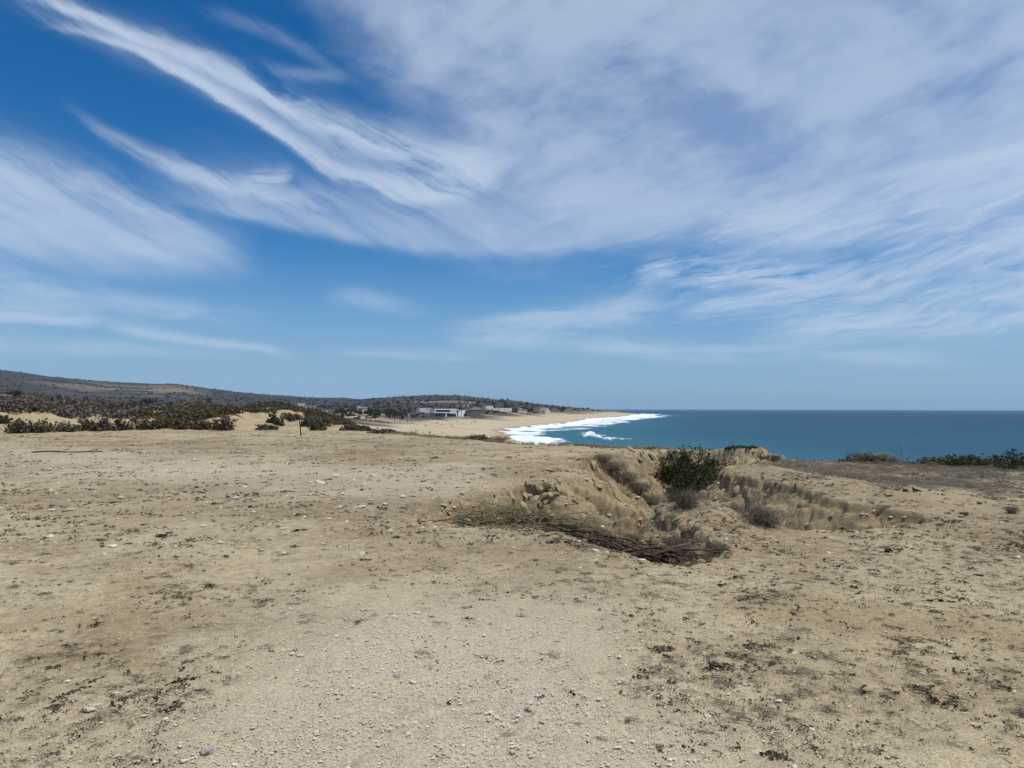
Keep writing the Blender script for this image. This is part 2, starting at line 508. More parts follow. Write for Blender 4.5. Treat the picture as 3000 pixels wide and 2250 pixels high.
# ------------------------------------------------------------------ mesh helpers
def new_mesh(name, V, F, smooth_=False):
    """V (n,3); F (m,k) with one k, or a list of such arrays"""
    V = np.ascontiguousarray(V, np.float32)
    Fs = F if isinstance(F, list) else [F]
    Fs = [np.asarray(f, np.int32) for f in Fs if len(f)]
    me = bpy.data.meshes.new(name)
    me.vertices.add(len(V))
    me.vertices.foreach_set('co', V.ravel())
    nl = sum(f.size for f in Fs); nf = sum(len(f) for f in Fs)
    me.loops.add(nl); me.polygons.add(nf)
    me.loops.foreach_set('vertex_index', np.concatenate([f.ravel() for f in Fs]))
    tot = np.concatenate([np.full(len(f), f.shape[1], np.int32) for f in Fs])
    st = np.concatenate([[0], np.cumsum(tot)[:-1]]).astype(np.int32)
    me.polygons.foreach_set('loop_start', st)
    me.polygons.foreach_set('loop_total', tot)
    me.polygons.foreach_set('use_smooth', np.full(nf, bool(smooth_)))
    me.update(calc_edges=True)
    me.validate()
    return me


def link(name, me, mat=None, parent=None, label=None, cat=None, group=None, kind=None, loc=None):
    o = bpy.data.objects.new(name, me)
    COL.objects.link(o)
    if mat is not None and me is not None and not me.materials:
        me.materials.append(mat)
    if parent is not None:
        o.parent = parent
    tag(o, label, cat, group, kind)
    if loc is not None:
        o.location = loc
    return o


def tag(o, label=None, cat=None, group=None, kind=None):
    if label: o['label'] = label
    if cat: o['category'] = cat
    if group: o['group'] = group
    if kind: o['kind'] = kind


def empty(name, loc, rz=0.0, label=None, cat=None, group=None, scale=1.0):
    o = bpy.data.objects.new(name, None)
    o.empty_display_size = .2
    COL.objects.link(o)
    o.location = loc
    o.rotation_euler = (0, 0, rz)
    o.scale = (scale,) * 3 if np.isscalar(scale) else scale
    tag(o, label, cat, group)
    return o


def add_attr(me, name, vals):
    a = me.attributes.new(name, 'FLOAT', 'POINT')
    a.data.foreach_set('value', np.ascontiguousarray(vals, np.float32))


class Parts:
    """collects vertices and faces"""
    def __init__(s):
        s.V = []; s.T = []; s.Q = []; s.n = 0

    def add(s, V, tris=None, quads=None):
        V = np.asarray(V, float).reshape(-1, 3)
        if tris is not None and len(tris): s.T.append(np.asarray(tris) + s.n)
        if quads is not None and len(quads): s.Q.append(np.asarray(quads) + s.n)
        s.V.append(V); s.n += len(V)

    def mesh(s, name, smooth_=False):
        F = []
        if s.T: F.append(np.concatenate(s.T))
        if s.Q: F.append(np.concatenate(s.Q))
        return new_mesh(name, np.concatenate(s.V), F, smooth_)

    def box(s, x0, x1, y0, y1, z0, z1):
        V = [(x, y, z) for z in (z0, z1) for y in (y0, y1) for x in (x0, x1)]
        s.add(V, None, [(0, 2, 3, 1), (4, 5, 7, 6), (0, 1, 5, 4), (2, 6, 7, 3), (0, 4, 6, 2), (1, 3, 7, 5)])

    def tube(s, P, R, sides=4, cap=True):
        P = np.asarray(P, float); R = np.broadcast_to(np.asarray(R, float), (len(P),))
        n = len(P)
        T = np.gradient(P, axis=0)
        T /= np.linalg.norm(T, axis=1, keepdims=True) + 1e-12
        ref = np.array([0, 0, 1.0]) if abs(T[:, 2]).mean() < .8 else np.array([1.0, 0, 0])
        A = np.cross(T, ref); A /= np.linalg.norm(A, axis=1, keepdims=True) + 1e-12
        Bv = np.cross(T, A)
        th = np.arange(sides) * 2 * pi / sides
        V = (P[:, None] + R[:, None, None] * (A[:, None] * np.cos(th)[None, :, None] + Bv[:, None] * np.sin(th)[None, :, None])).reshape(-1, 3)
        q = []
        for i in range(n - 1):
            for k in range(sides):
                a, b = i * sides + k, i * sides + (k + 1) % sides
                q.append((a, b, b + sides, a + sides))
        t = []
        if cap and sides >= 3:
            for k in range(1, sides - 1):
                t.append((0, k + 1, k)); t.append(((n - 1) * sides, (n - 1) * sides + k, (n - 1) * sides + k + 1))
        s.add(V, t, q)


RNG = np.random.default_rng(11)


def rand_unit(n, rng):
    v = rng.normal(size=(n, 3))
    return v / (np.linalg.norm(v, axis=1, keepdims=True) + 1e-9)


def leaves(C, size, rng, flat=0.0, aspect=1.8, normals=None):
    """a bent leaf (two triangles) at every centre; size is an array or a number; gives V, tris"""
    n = len(C)
    size = np.broadcast_to(size, (n,)) * rng.uniform(.65, 1.35, n)
    N = rand_unit(n, rng) if normals is None else normals + rand_unit(n, rng) * .6
    N[:, 2] += flat
    N /= np.linalg.norm(N, axis=1, keepdims=True)
    A = np.cross(N, rand_unit(n, rng)); A /= np.linalg.norm(A, axis=1, keepdims=True) + 1e-9
    Bv = np.cross(N, A)
    L = size[:, None] * aspect * .5; W = size[:, None] * .5
    p0 = C - A * L; p1 = C + Bv * W + N * W * .35; p2 = C + A * L; p3 = C - Bv * W + N * W * .35
    V = np.stack([p0, p1, p2, p3], 1).reshape(-1, 3)
    b = np.arange(n)[:, None] * 4
    T = np.concatenate([b + [[0, 1, 2]], b + [[0, 2, 3]]])
    return V, T


def scatter(protos, pts, scl, rot, rng, tilt=0.0, squash=None):
    """copies of prototype (V, T) pairs joined into one vertex and triangle array"""
    Vs, Ts, n = [], [], 0
    which = rng.integers(0, len(protos), len(pts))
    for k, (V, T) in enumerate(protos):
        m = np.where(which == k)[0]
        if not len(m): continue
        c, s_ = np.cos(rot[m]), np.sin(rot[m])
        X = V[None, :, 0] * c[:, None] - V[None, :, 1] * s_[:, None]
        Y = V[None, :, 0] * s_[:, None] + V[None, :, 1] * c[:, None]
        Z = np.broadcast_to(V[None, :, 2], X.shape)
        if squash is not None: Z = Z * squash[m][:, None]
        W = np.stack([X, Y, Z], 2) * scl[m][:, None, None]
        if tilt is not None and not np.isscalar(tilt):   # tilt = (gx, gy) ground slope at the points
            W[..., 2] += W[..., 0] * tilt[0][m][:, None] + W[..., 1] * tilt[1][m][:, None]
        W = W + pts[m][:, None, :]
        Vs.append(W.reshape(-1, 3))
        Ts.append((T[None] + (np.arange(len(m)) * len(V))[:, None, None] + n).reshape(-1, 3))
        n += len(m) * len(V)
    return np.concatenate(Vs), np.concatenate(Ts)


# ------------------------------------------------------------------ materials
def material(name):
    m = bpy.data.materials.new(name)
    m.use_nodes = True
    E.nt = m.node_tree
    b = m.node_tree.nodes['Principled BSDF']
    return m, b


def simple(name, col, rough=.9, var=.0, scale=6.0, spec=.2, col2=None, bump=0.0, bscale=40):
    m, b = material(name)
    nt = m.node_tree
    b.inputs['Roughness'].default_value = rough
    b.inputs['Specular IOR Level'].default_value = spec
    tcn = nt.nodes.new('ShaderNodeNewGeometry')
    pos = tcn.outputs['Position']
    f = smooth(noise(pos, scale, 4, .6), .3, .7)
    a = col
    c2 = col2 or tuple(max(0, v * (1 - var)) for v in col)
    nt.links.new(mix_color(f, a, c2), b.inputs['Base Color'])
    if bump:
        bn = nt.nodes.new('ShaderNodeBump')
        bn.inputs['Strength'].default_value = bump
        bn.inputs['Distance'].default_value = .02
        nt.links.new(noise(pos, bscale, 4, .6).s, bn.inputs['Height'])
        nt.links.new(bn.outputs[0], b.inputs['Normal'])
    return m


def attr(name):
    n = E.nt.nodes.new('ShaderNodeAttribute')
    n.attribute_name = name
    return E(n.outputs['Fac'])


def foliage_mat(name, c1, c2, rough=.75, trans=.25, scale=9.0):
    """leaves: two tints mixed leaf clump by leaf clump, a little light passing through"""
    m, b = material(name)
    nt = m.node_tree
    g = nt.nodes.new('ShaderNodeNewGeometry')
    isl = E(g.outputs['Random Per Island'])
    f = (isl * .6 + smooth(noise(g.outputs['Position'], scale, 3, .6), .3, .7) * .55).clamp()
    c = mix_color(f, c1, c2)
    nt.links.new(c, b.inputs['Base Color'])
    b.inputs['Roughness'].default_value = rough
    b.inputs['Specular IOR Level'].default_value = .15
    if trans:
        tr_ = nt.nodes.new('ShaderNodeBsdfTranslucent')
        nt.links.new(c, tr_.inputs[0])
        mx = nt.nodes.new('ShaderNodeMixShader')
        mx.inputs[0].default_value = trans
        nt.links.new(b.outputs[0], mx.inputs[1]); nt.links.new(tr_.outputs[0], mx.inputs[2])
        nt.links.new(mx.outputs[0], nt.nodes['Material Output'].inputs[0])
    return m


def ground_material():
    m, b = material('sandy soil')
    nt = m.node_tree
    g = nt.nodes.new('ShaderNodeNewGeometry')
    pos = g.outputs['Position']
    big = noise(pos, .22, 4, .6)
    mid = noise(pos, 1.1, 5, .65, .6)
    fine = noise(pos, 9.0, 5, .7)
    grain = noise(pos, 70.0, 3, .7)
    grit = noise(pos, 190.0, 2, .6)
    grav, org, dune, bank = attr('gravel'), attr('organic'), attr('dune'), attr('bank')
    big2 = noise(pos, .55, 5, .65, .8)
    base = mix_color(smooth(mid * .55 + big * .45, .42, .58), (.480, .404, .268), (.380, .309, .192))
    base = mix_color(smooth(big2, .50, .66) * .65, base, (.290, .213, .105))
    base = mix_color(smooth(fine, .44, .62) * .65, base, (.300, .240, .142))
    base = mix_color((grav * smooth(mid * .5 + fine * .5, .35, .60, .55, 1.0)), base, (.480, .420, .318))
    base = mix_color(attr('brown') * smooth(mid * .5 + fine * .5, .36, .56, .38, .75), base, (.248, .188, .112))
    base = mix_color(dune, base, mix_color(smooth(mid, .4, .62), (.410, .325, .195), (.320, .248, .142)))
    base = mix_color(bank * .40, base, (.300, .232, .138))  # gully walls toned darker than the tops, shade put into the colour
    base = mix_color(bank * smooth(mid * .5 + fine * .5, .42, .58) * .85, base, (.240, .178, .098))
    base = mix_color(attr('soil') * smooth(fine * .5 + mid * .5, .40, .56) * .85, base, (.195, .135, .070))  # brown soil layer under the lip, deepened with painted shade
    # dry plant crumbs worked into the sand
    crumbs = noise(pos, 26.0, 4, .75, 1.2)
    crumb2 = noise(pos, 9.0, 5, .75, 1.0)
    patch = smooth(mid * .55 + big2 * .45, .42, .58)
    bare = smooth(grav, .9, .2) * smooth(dune, .8, .2)
    base = mix_color(smooth(crumbs, .55, .62) * patch * bare * .75, base, (.105, .078, .050))
    base = mix_color(smooth(crumb2, .54, .64) * (patch * .8 + .2) * bare * .60, base, (.170, .130, .082))
    gy = noise(pos, 3.2, 5, .7, 1.5)
    base = mix_color(smooth(gy, .52, .64) * patch * smooth(dune, .6, .1) * .55, base, (.195, .165, .128))
    base = mix_color(org * smooth(fine * .5 + crumbs * .5, .38, .56), base, (.105, .066, .032))
    gray = attr('straw')
    base = mix_color(gray * smooth(fine * .4 + gy * .6, .38, .54) * .9, base, (.175, .152, .122))
    # single grains: light and dark
    v = nt.nodes.new('ShaderNodeTexVoronoi')
    v.inputs['Scale'].default_value = 100.0
    nt.links.new(pos, v.inputs['Vector'])
    sp = nt.nodes.new('ShaderNodeSeparateColor')
    nt.links.new(v.outputs['Color'], sp.inputs[0])
    cell = E(sp.outputs[0])
    dist_ = E(v.outputs['Distance'])
    base = mix_color(smooth(cell, .74, .90) * smooth(dist_, .60, .25) * (grav * .7 + .40), base, (.66, .60, .48))
    base = mix_color(smooth(cell, .36, .16) * smooth(dist_, .60, .25) * .85, base, (.150, .115, .075))
    base = mix_color(smooth(grain, .42, .60) * .50, base, (.235, .188, .118))
    nt.links.new(base, b.inputs['Base Color'])
    b.inputs['Roughness'].default_value = .95
    b.inputs['Specular IOR Level'].default_value = .12
    hgt = fine * .026 + grain * .0065 + crumb2 * .014 + grit * .0018 + smooth(dist_, .6, .1) * smooth(cell, .6, .9) * .005 + crumbs * .004
    bn = nt.nodes.new('ShaderNodeBump')
    bn.inputs['Strength'].default_value = 1.0
    bn.inputs['Distance'].default_value = 1.0
    nt.links.new(hgt.s, bn.inputs['Height'])
    nt.links.new(bn.outputs[0], b.inputs['Normal'])
    return m


def far_material():
    m, b = material('coastal scrubland')
    nt = m.node_tree
    g = nt.nodes.new('ShaderNodeNewGeometry')
    pos = g.outputs['Position']
    sand, scrub = attr('sand'), attr('scrub')
    wet = attr('wet')
    n1_ = noise(pos, .02, 5, .65, .5)
    n2_ = noise(pos, .11, 5, .7, .8)
    n3_ = noise(pos, .6, 4, .7)
    soil = mix_color(smooth(n2_, .42, .58), (.300, .235, .155), (.200, .155, .105))
    veg = mix_color(smooth(n3_ * .6 + n2_ * .4, .35, .65), (.031, .030, .029), (.058, .052, .046))
    c = mix_color(scrub * smooth(n2_ * .55 + n3_ * .45 + scrub * .30, .46, .60), soil, veg)
    c = mix_color(sand, c, mix_color(smooth(n2_ * .6 + n1_ * .4, .35, .65), (.450, .376, .265), (.370, .302, .206)))
    c = mix_color(wet * .8, c, (.240, .175, .105))
    nt.links.new(c, b.inputs['Base Color'])
    b.inputs['Roughness'].default_value = .95
    b.inputs['Specular IOR Level'].default_value = .1
    bn = nt.nodes.new('ShaderNodeBump')
    bn.inputs['Distance'].default_value = 1.0
    bn.inputs['Strength'].default_value = .8
    nt.links.new((n3_ * 1.0 + n2_ * 1.5).s, bn.inputs['Height'])
    nt.links.new(bn.outputs[0], b.inputs['Normal'])
    return m


def sea_material():
    m, b = material('sea water')
    nt = m.node_tree
    g = nt.nodes.new('ShaderNodeNewGeometry')
    pos = g.outputs['Position']
    foam, shallow, deep = attr('foam'), attr('shallow'), attr('deep')
    mp = nt.nodes.new('ShaderNodeMapping')
    mp.inputs['Scale'].default_value = (.02, .05, .05)
    nt.links.new(pos, mp.inputs[0])
    patch = noise(mp.outputs[0], 1.0, 4, .6, .4)
    mp2 = nt.nodes.new('ShaderNodeMapping')
    mp2.inputs['Rotation'].default_value = (0, 0, radians(20))
    mp2.inputs['Scale'].default_value = (.10, .22, .2)
    nt.links.new(pos, mp2.inputs[0])
    chop = noise(mp2.outputs[0], 1.0, 6, .68, .3)
    chop2 = noise(mp2.outputs[0], 7.0, 4, .65, .2)
    c = mix_color(deep, (.014, .082, .148), (.009, .044, .124))
    c = mix_color(smooth(patch, .40, .62) * .45, c, (.010, .055, .100))
    c = mix_color(smooth(chop, .47, .60) * .38, c, (.006, .040, .088))  # wave faces darkened in the colour, ripple shading painted in
    c = mix_color(smooth(chop2, .52, .66) * .18, c, (.030, .115, .190))
    c = mix_color(shallow, c, (.030, .128, .182))
    fo = smooth(foam * .85 + (noise(pos, .35, 5, .7, .5) - .5) * 1.4 + (noise(pos, 1.6, 3, .6) - .5) * .4, .28, .70)
    c = mix_color(fo, c, (.74, .78, .82))
    df = nt.nodes.new('ShaderNodeBsdfDiffuse')
    gl = nt.nodes.new('ShaderNodeBsdfGlossy')
    gl.inputs['Roughness'].default_value = .34
    lw = nt.nodes.new('ShaderNodeFresnel')
    lw.inputs['IOR'].default_value = 1.333
    mx = nt.nodes.new('ShaderNodeMixShader')
    nt.links.new(c, df.inputs[0])
    nt.links.new((E(lw.outputs[0]).min(.30) * .40 * (1.0 - fo)).s, mx.inputs[0])
    nt.links.new(df.outputs[0], mx.inputs[1]); nt.links.new(gl.outputs[0], mx.inputs[2])
    nt.links.new(mx.outputs[0], nt.nodes['Material Output'].inputs[0])
    nt.nodes.remove(b)
    bn = nt.nodes.new('ShaderNodeBump')
    bn.inputs['Distance'].default_value = 1.0
    bn.inputs['Strength'].default_value = 1.0
    nt.links.new((chop * 2.6 + chop2 * .4).s, bn.inputs['Height'])
    for q_ in (df, gl, lw):
        nt.links.new(bn.outputs[0], q_.inputs['Normal'])
    return m


# ------------------------------------------------------------------ ground of the plateau, gully and dunes: one sheet
GROUND = ground_material()


def fan_grid(y, half):
    """rows at the given distances, each row spanning -half(y) .. half(y)"""
    u = np.linspace(-1, 1, NU)
    Y = np.repeat(y[:, None], NU, 1)
    X = u[None] * half(y)[:, None]
    i = np.arange(len(y) - 1)[:, None] * NU + np.arange(NU - 1)[None]
    Q = np.stack([i, i + 1, i + 1 + NU, i + NU], -1).reshape(-1, 4)
    return X.ravel(), Y.ravel(), Q


rows = np.concatenate([np.linspace(-2.5, 1.3, 30)[:-1], np.geomspace(1.3, 7.3, 270)[:-1], np.geomspace(7.3, 31, 470)[:-1], np.geomspace(31, 88, 170)])
U_G = np.concatenate([np.linspace(-1, -.17, 230)[:-1], np.linspace(-.17, .47, 470)[:-1], np.linspace(.47, 1, 150)])
NU = len(U_G)
half = np.where(rows < 3, 5.5 + .2 * (rows + 2.5), 3.75 + .95 * rows)
gy = np.repeat(rows[:, None], NU, 1)
gx = (U_G[None] * half[:, None]).ravel()
i_ = np.arange(len(rows) - 1)[:, None] * NU + np.arange(NU - 1)[None]
gq = np.stack([i_, i_ + 1, i_ + 1 + NU, i_ + NU], -1).reshape(-1, 4)
gy = gy.ravel()
gz = h_near(gx, gy)
# hollows washed in under the rim: the soil below the lip is moved back into the bank
for cx_, cy_, r_c, dp_ in CAVES:
    wx = np.exp(-((gx - cx_) / (r_c * .95)) ** 4)
    wy = sstep(gy, cy_ - 1.1, cy_ - .35) * sstep(gy, cy_ + .45, cy_ + .15)
    gy = gy + wx * wy * sstep(-gz, .05, .25) * r_c * .75
gme = new_mesh('ground', np.stack([gx, gy, gz], 1), gq, True)


def zones(x, y):
    """gravel, organic, dune, bank, straw amounts of the near ground"""
    w = fbm(x, y, 1.6, 4, 61)
    # pale gravel: a worn track in front of the camera and the stony stretch further left
    tr_ = sstep(np.abs(x - (-.35 - .03 * y) + w * 1.0) - 1.1 - .05 * y, 1.0, -1.0) * sstep(y, 8.0, 4.6)
    st = np.exp(-((y - (16.5 - .45 * x) + w * 3) / 5.5) ** 2) * sstep(x, 1.2, -1.5)
    gr = np.clip(tr_ + .85 * st, 0, 1)
    org = np.zeros(x.shape)
    for cx, cy, rx, ry, k in [(-2.85, 5.05, .42, .32, 1.0), (-2.3, 5.5, .5, .25, .6), (4.9, 6.7, .7, .3, .65), (5.6, 7.0, .8, .25, .5), (-3.7, 4.6, .45, .25, .7),
                              (.4, 9.6, .8, .28, .55), (3.0, 8.0, .5, .25, .7), (-5.8, 26, 1.3, 1.2, .6), (-10.5, 26.5, 1.4, .8, .6),
                              (-12, 29, 2.2, 1.4, .6), (-9, 31, 2.5, 1.5, .6), (-20, 29, 2, 1, .5)]:
        org = np.maximum(org, k * np.exp(-((x - cx) / rx) ** 2 - ((y - cy) / ry) ** 2 + w * .8))
    org = np.maximum(org, .72 * sstep(fbm(x, y * .8, 2.6, 5, 64), -.04, .30) * sstep(y, 6.5, 9.5) * (1 - .8 * gr) * sstep(y, 46, 36))
    gsd = poly_sd(x, y, GULLY)
    brown = sstep(y, 5.5, 9.5) * np.clip(.55 + 1.5 * fbm(x, y, 4.5, 5, 69), 0, 1) * (1 - .75 * gr)
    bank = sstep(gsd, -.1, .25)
    t = x / np.maximum(y, 1)
    ey = interp(t, [-1.1, -.69, -.5, -.4, -.3, -.2, -.15], [44, 46.5, 50, 52.5, 54.5, 56.5, 60])
    dune = np.maximum(sstep(y - ey + w * 2, -.5, 1.0) * (t < -.12), bank * sstep(fbm(x, y, 2.2, 3, 66), .0, .25) * .8)
    dune = np.maximum(dune, .8 * np.exp(-((x - 8.6) / 1.6) ** 2 - ((y - 27) / 1.3) ** 2))
    straw = sstep(y + .35 * (x - 9), 12.5, 17.5) * sstep(x - .25 * y, .8, 3.5) * (1 - bank) * np.clip(.75 + w * 1.2, 0, 1)
    straw = np.maximum(straw, .5 * np.exp(-((x + 9) / 7) ** 2 - ((y - 34) / 5) ** 2))
    ln = fbm(x, y, .7, 4, 67)
    soil = sstep(gsd + ln * .25, .0, .10) * sstep(gsd + ln * .9, 1.0, .25) * (.55 + .45 * sstep(ln, -.1, .15))  # brown soil band below the rim, also carries painted shade
    return gr, np.clip(org, 0, 1), dune, bank, straw, soil, brown


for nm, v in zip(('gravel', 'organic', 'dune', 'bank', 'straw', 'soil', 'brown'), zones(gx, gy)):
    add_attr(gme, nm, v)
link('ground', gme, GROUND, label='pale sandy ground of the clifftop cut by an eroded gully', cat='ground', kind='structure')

# ------------------------------------------------------------------ land further off
NU = 520
rows = np.geomspace(85.5, 5200, 430)
fx, fy, fq = fan_grid(rows, lambda y: y * .82 + 20)
fx = fx - .12 * fy
fz = h_far(fx, fy) - np.where(fy < 92, .25 * sstep(fy, 90, 86.5), 0)
fme = new_mesh('terrain', np.stack([fx, fy, fz], 1), fq, True)
fs = line_sd(fx, fy, SHORE)
ft = fx / fy
sandy = sstep(fs + fbm(fx, fy, 40, 3, 71) * 55, 105, 60)
sandy = np.maximum(sandy, sstep(fbm(fx, fy, 90, 4, 73), .16, .30) * sstep(fy, 900, 350) * sstep(ft, -.42, -.3))
sandy = np.maximum(sandy, .9 * sstep(fy, 480, 250) * sstep(ft, -.27, -.17))
sandy = sandy * (1 - .8 * sstep(fs, 62, 84) * sstep(fbm(fx, fy, 18, 4, 75), -.05, .18) * sstep(fy, 420, 600))
sandy = np.maximum(sandy, .7 * np.exp(-((ft + .2) / .03) ** 2) * np.exp(-((fy - 640) / 90) ** 2))
patchy = sstep(fbm(fx, fy, 220, 4, 81), .02, .22) * np.exp(-((fy - 2350 + 500 * (ft + .45)) / 420) ** 2) * sstep(ft, -.68, -.58) * sstep(ft, -.38, -.46)
patchy = np.maximum(patchy, sstep(fbm(fx, fy, 160, 4, 83), .05, .25) * np.exp(-((fy - 1500) / 260) ** 2) * sstep(ft, -.2, -.14) * sstep(ft, 0, -.06))
patchy = np.maximum(patchy, sstep(fs, 190, 110) * sstep(fy, 900, 1300) * .55)
add_attr(fme, 'sand', np.clip(sandy * sstep(fy, 2600, 1900), 0, 1))
add_attr(fme, 'scrub', np.clip(1 - patchy * .62, 0, 1))
add_attr(fme, 'wet', sstep(fz, SEA_Z + 1.9, SEA_Z + .5))
link('terrain', fme, far_material(), label='scrub covered coastal plain and hills with a sandy bay beach', cat='hills', kind='structure')

# ------------------------------------------------------------------ sea
NU = 520
rows = np.concatenate([np.geomspace(18, 2600, 470), np.geomspace(2600, 24000, 40)[1:]])
sx, sy, sq = fan_grid(rows, lambda y: y * .55 + 12)
sx = sx + .42 * sy
ss = -line_sd(sx, sy, SHORE)              # metres seaward of the water's edge
wn = fbm(sx, sy, 30, 4, 101); wn2 = fbm(sx, sy, 9, 3, 105)
L = lambda v, *k: interp(v, *k)
outer = L(sy, [0, 330, 400, 470, 530, 600, 760, 900, 1150, 1500, 1800, 2200], [14, 16, 17, 19, 34, 44, 50, 56, 66, 66, 60, 46])
inner_gap = 1.25 * np.exp(-((sy - 395) / 70) ** 2) + np.exp(-((sy - 470) / 25) ** 2) * .5
o2 = outer * (1 + wn * .6) + wn2 * 7
foam = sstep(ss - o2, 6, -8)
gap = sstep(ss, 16, 24) * sstep(ss, 62, 50) * np.clip(inner_gap, 0, 1)
foam = foam * (1 - .25 * gap)
streaky = fbm(sx * .25 + sy * .02, sy * .9, 14, 4, 111)
foam = foam * np.clip(.60 + 1.5 * streaky + .55 * sstep(ss, 24, 6) + .25 * sstep(sy, 500, 900), .12, 1.05)
# the breaking wave out from the beach
bx = L(sy, [330, 360, 380, 400, 430, 470], [50, 45, 47, 41, 40, 45])
brk = np.exp(-((sx - bx - wn2 * 12) / 3.6) ** 2) * sstep(sy, 345, 360) * sstep(sy, 520, 470)
brk *= np.clip(.62 + wn2 * 2.6, 0, 1.1)
crestline = np.exp(-((sy - 425 - .10 * (sx - 45)) / 4) ** 2) * sstep(sx, 40, 48) * sstep(sx, 66, 52)
crestline += np.exp(-((sy - 372 - .06 * (sx - 52)) / 3.2) ** 2) * sstep(sx, 46, 52) * sstep(sx, 70, 56)
foam = np.maximum(foam, np.clip(brk + crestline * .75, 0, 1) * .92)
hd = np.exp(-((sy - 1750 - .05 * (sx - 330)) / 110) ** 2) * sstep(sx, 250, 290) * sstep(sx, 420, 340) * np.clip(.8 + wn * 2, 0, 1)
foam = np.maximum(foam, hd)
sz = SEA_Z + np.clip(brk, 0, 1) * 1.0 + crestline * .8 + foam * np.clip(wn2 * 1.5 + .4, 0, 1) * 1.1
sme = new_mesh('sea', np.stack([sx, sy, sz], 1), sq, True)
add_attr(sme, 'foam', np.clip(foam, 0, 1))
add_attr(sme, 'shallow', np.clip(sstep(ss, 150, 15) * .75 + sstep(ss, 420, 60) * .25, 0, 1))
add_attr(sme, 'deep', sstep(np.hypot(sx, sy) + wn * 60, 90, 1900))
link('sea', sme, sea_material(), label='blue green sea with white surf breaking along the bay', cat='sea', kind='structure')

# ------------------------------------------------------------------ shared object materials
M = {}
M['leaf_green'] = foliage_mat('dark green leaves', (.026, .033, .012), (.070, .070, .030), trans=.2)
M['leaf_olive'] = foliage_mat('dusty olive leaves', (.048, .046, .028), (.140, .118, .074), trans=.15)
M['leaf_brown'] = foliage_mat('drying brown leaves', (.075, .046, .020), (.15, .105, .055), trans=.15)
M['leaf_gray'] = foliage_mat('grey leafless twigs', (.085, .075, .064), (.165, .143, .118), trans=.1)
M['palm'] = foliage_mat('palm fronds', (.022, .032, .014), (.05, .06, .025), trans=.15, scale=.8)
M['twig'] = simple('dry grey twigs', (.205, .170, .128), .9, scale=14, col2=(.105, .084, .062))
M['twig_pale'] = simple('bleached twigs', (.25, .205, .15), .9, scale=14, col2=(.13, .10, .072))
M['stem_dark'] = simple('dark woody stems', (.055, .042, .032), .9, scale=10, col2=(.03, .024, .02))
M['wood'] = simple('dead brown wood', (.150, .108, .074), .9, scale=7, col2=(.038, .026, .019), bump=.6, bscale=60)
M['reed'] = foliage_mat('drying green stems', (.050, .060, .028), (.215, .175, .095), .7, 0, 3)
M['litter'] = foliage_mat('dried dark plant crumbs', (.040, .029, .021), (.105, .077, .053), trans=0, scale=20)
M['litter_gray'] = foliage_mat('dried grey stalks', (.11, .095, .072), (.18, .152, .112), trans=0, scale=9)
M['grass_dry'] = foliage_mat('dry grass', (.13, .105, .065), (.22, .175, .105), trans=.1, scale=3)
M['stone'] = simple('pale limestone', (.58, .535, .45), .9, scale=18, col2=(.40, .35, .28), bump=.5, bscale=50)
M['stone_gray'] = simple('grey stone', (.40, .37, .33), .9, scale=18, col2=(.25, .225, .195), bump=.5, bscale=50)
M['gravel'] = foliage_mat('loose gravel', (.34, .29, .21), (.60, .54, .43), trans=0, scale=30)
M['sea_rock'] = simple('wet dark rock', (.035, .032, .030), .5, scale=.5, col2=(.07, .06, .05), spec=.4)
M['rust'] = simple('rusty steel', (.075, .034, .020), .85, scale=20, col2=(.03, .018, .014))
M['muted'] = simple('sun bleached cream white render', (.70, .675, .62), .85, scale=.4, col2=(.50, .475, .43))
M['white'] = simple('white render', (.85, .84, .81), .8, scale=.4, col2=(.80, .79, .76))
M['cream'] = simple('weathered cream render', (.56, .50, .41), .85, scale=.5, col2=(.44, .39, .32))
M['concrete'] = simple('bare concrete', (.36, .34, .31), .9, scale=.5, col2=(.27, .255, .235))
M['brownwall'] = simple('brown stucco', (.27, .20, .14), .9, scale=.5, col2=(.2, .15, .105))
M['tile'] = simple('terracotta roof tiles', (.36, .155, .095), .85, scale=1.5, col2=(.25, .11, .07))
M['thatch'] = simple('grey palm thatch', (.20, .165, .125), .95, scale=2, col2=(.12, .10, .078))
mg, bgl = material('dark teal window glass')
bgl.inputs['Base Color'].default_value = (.010, .034, .040, 1)
bgl.inputs['Roughness'].default_value = .08
bgl.inputs['Specular IOR Level'].default_value = .5
M['glass'] = mg
M['dark'] = simple('dark openings', (.03, .03, .03), .9)
M['scrub_far'] = foliage_mat('distant scrub', (.028, .028, .027), (.060, .055, .048), trans=0, scale=.02)

random.seed(4)


def P(px, py, dmin=2.0):
    return ground_at(px, py, dmin=dmin)


def m_per_px(p):
    return float(np.hypot(p[1], 0) / FPX)


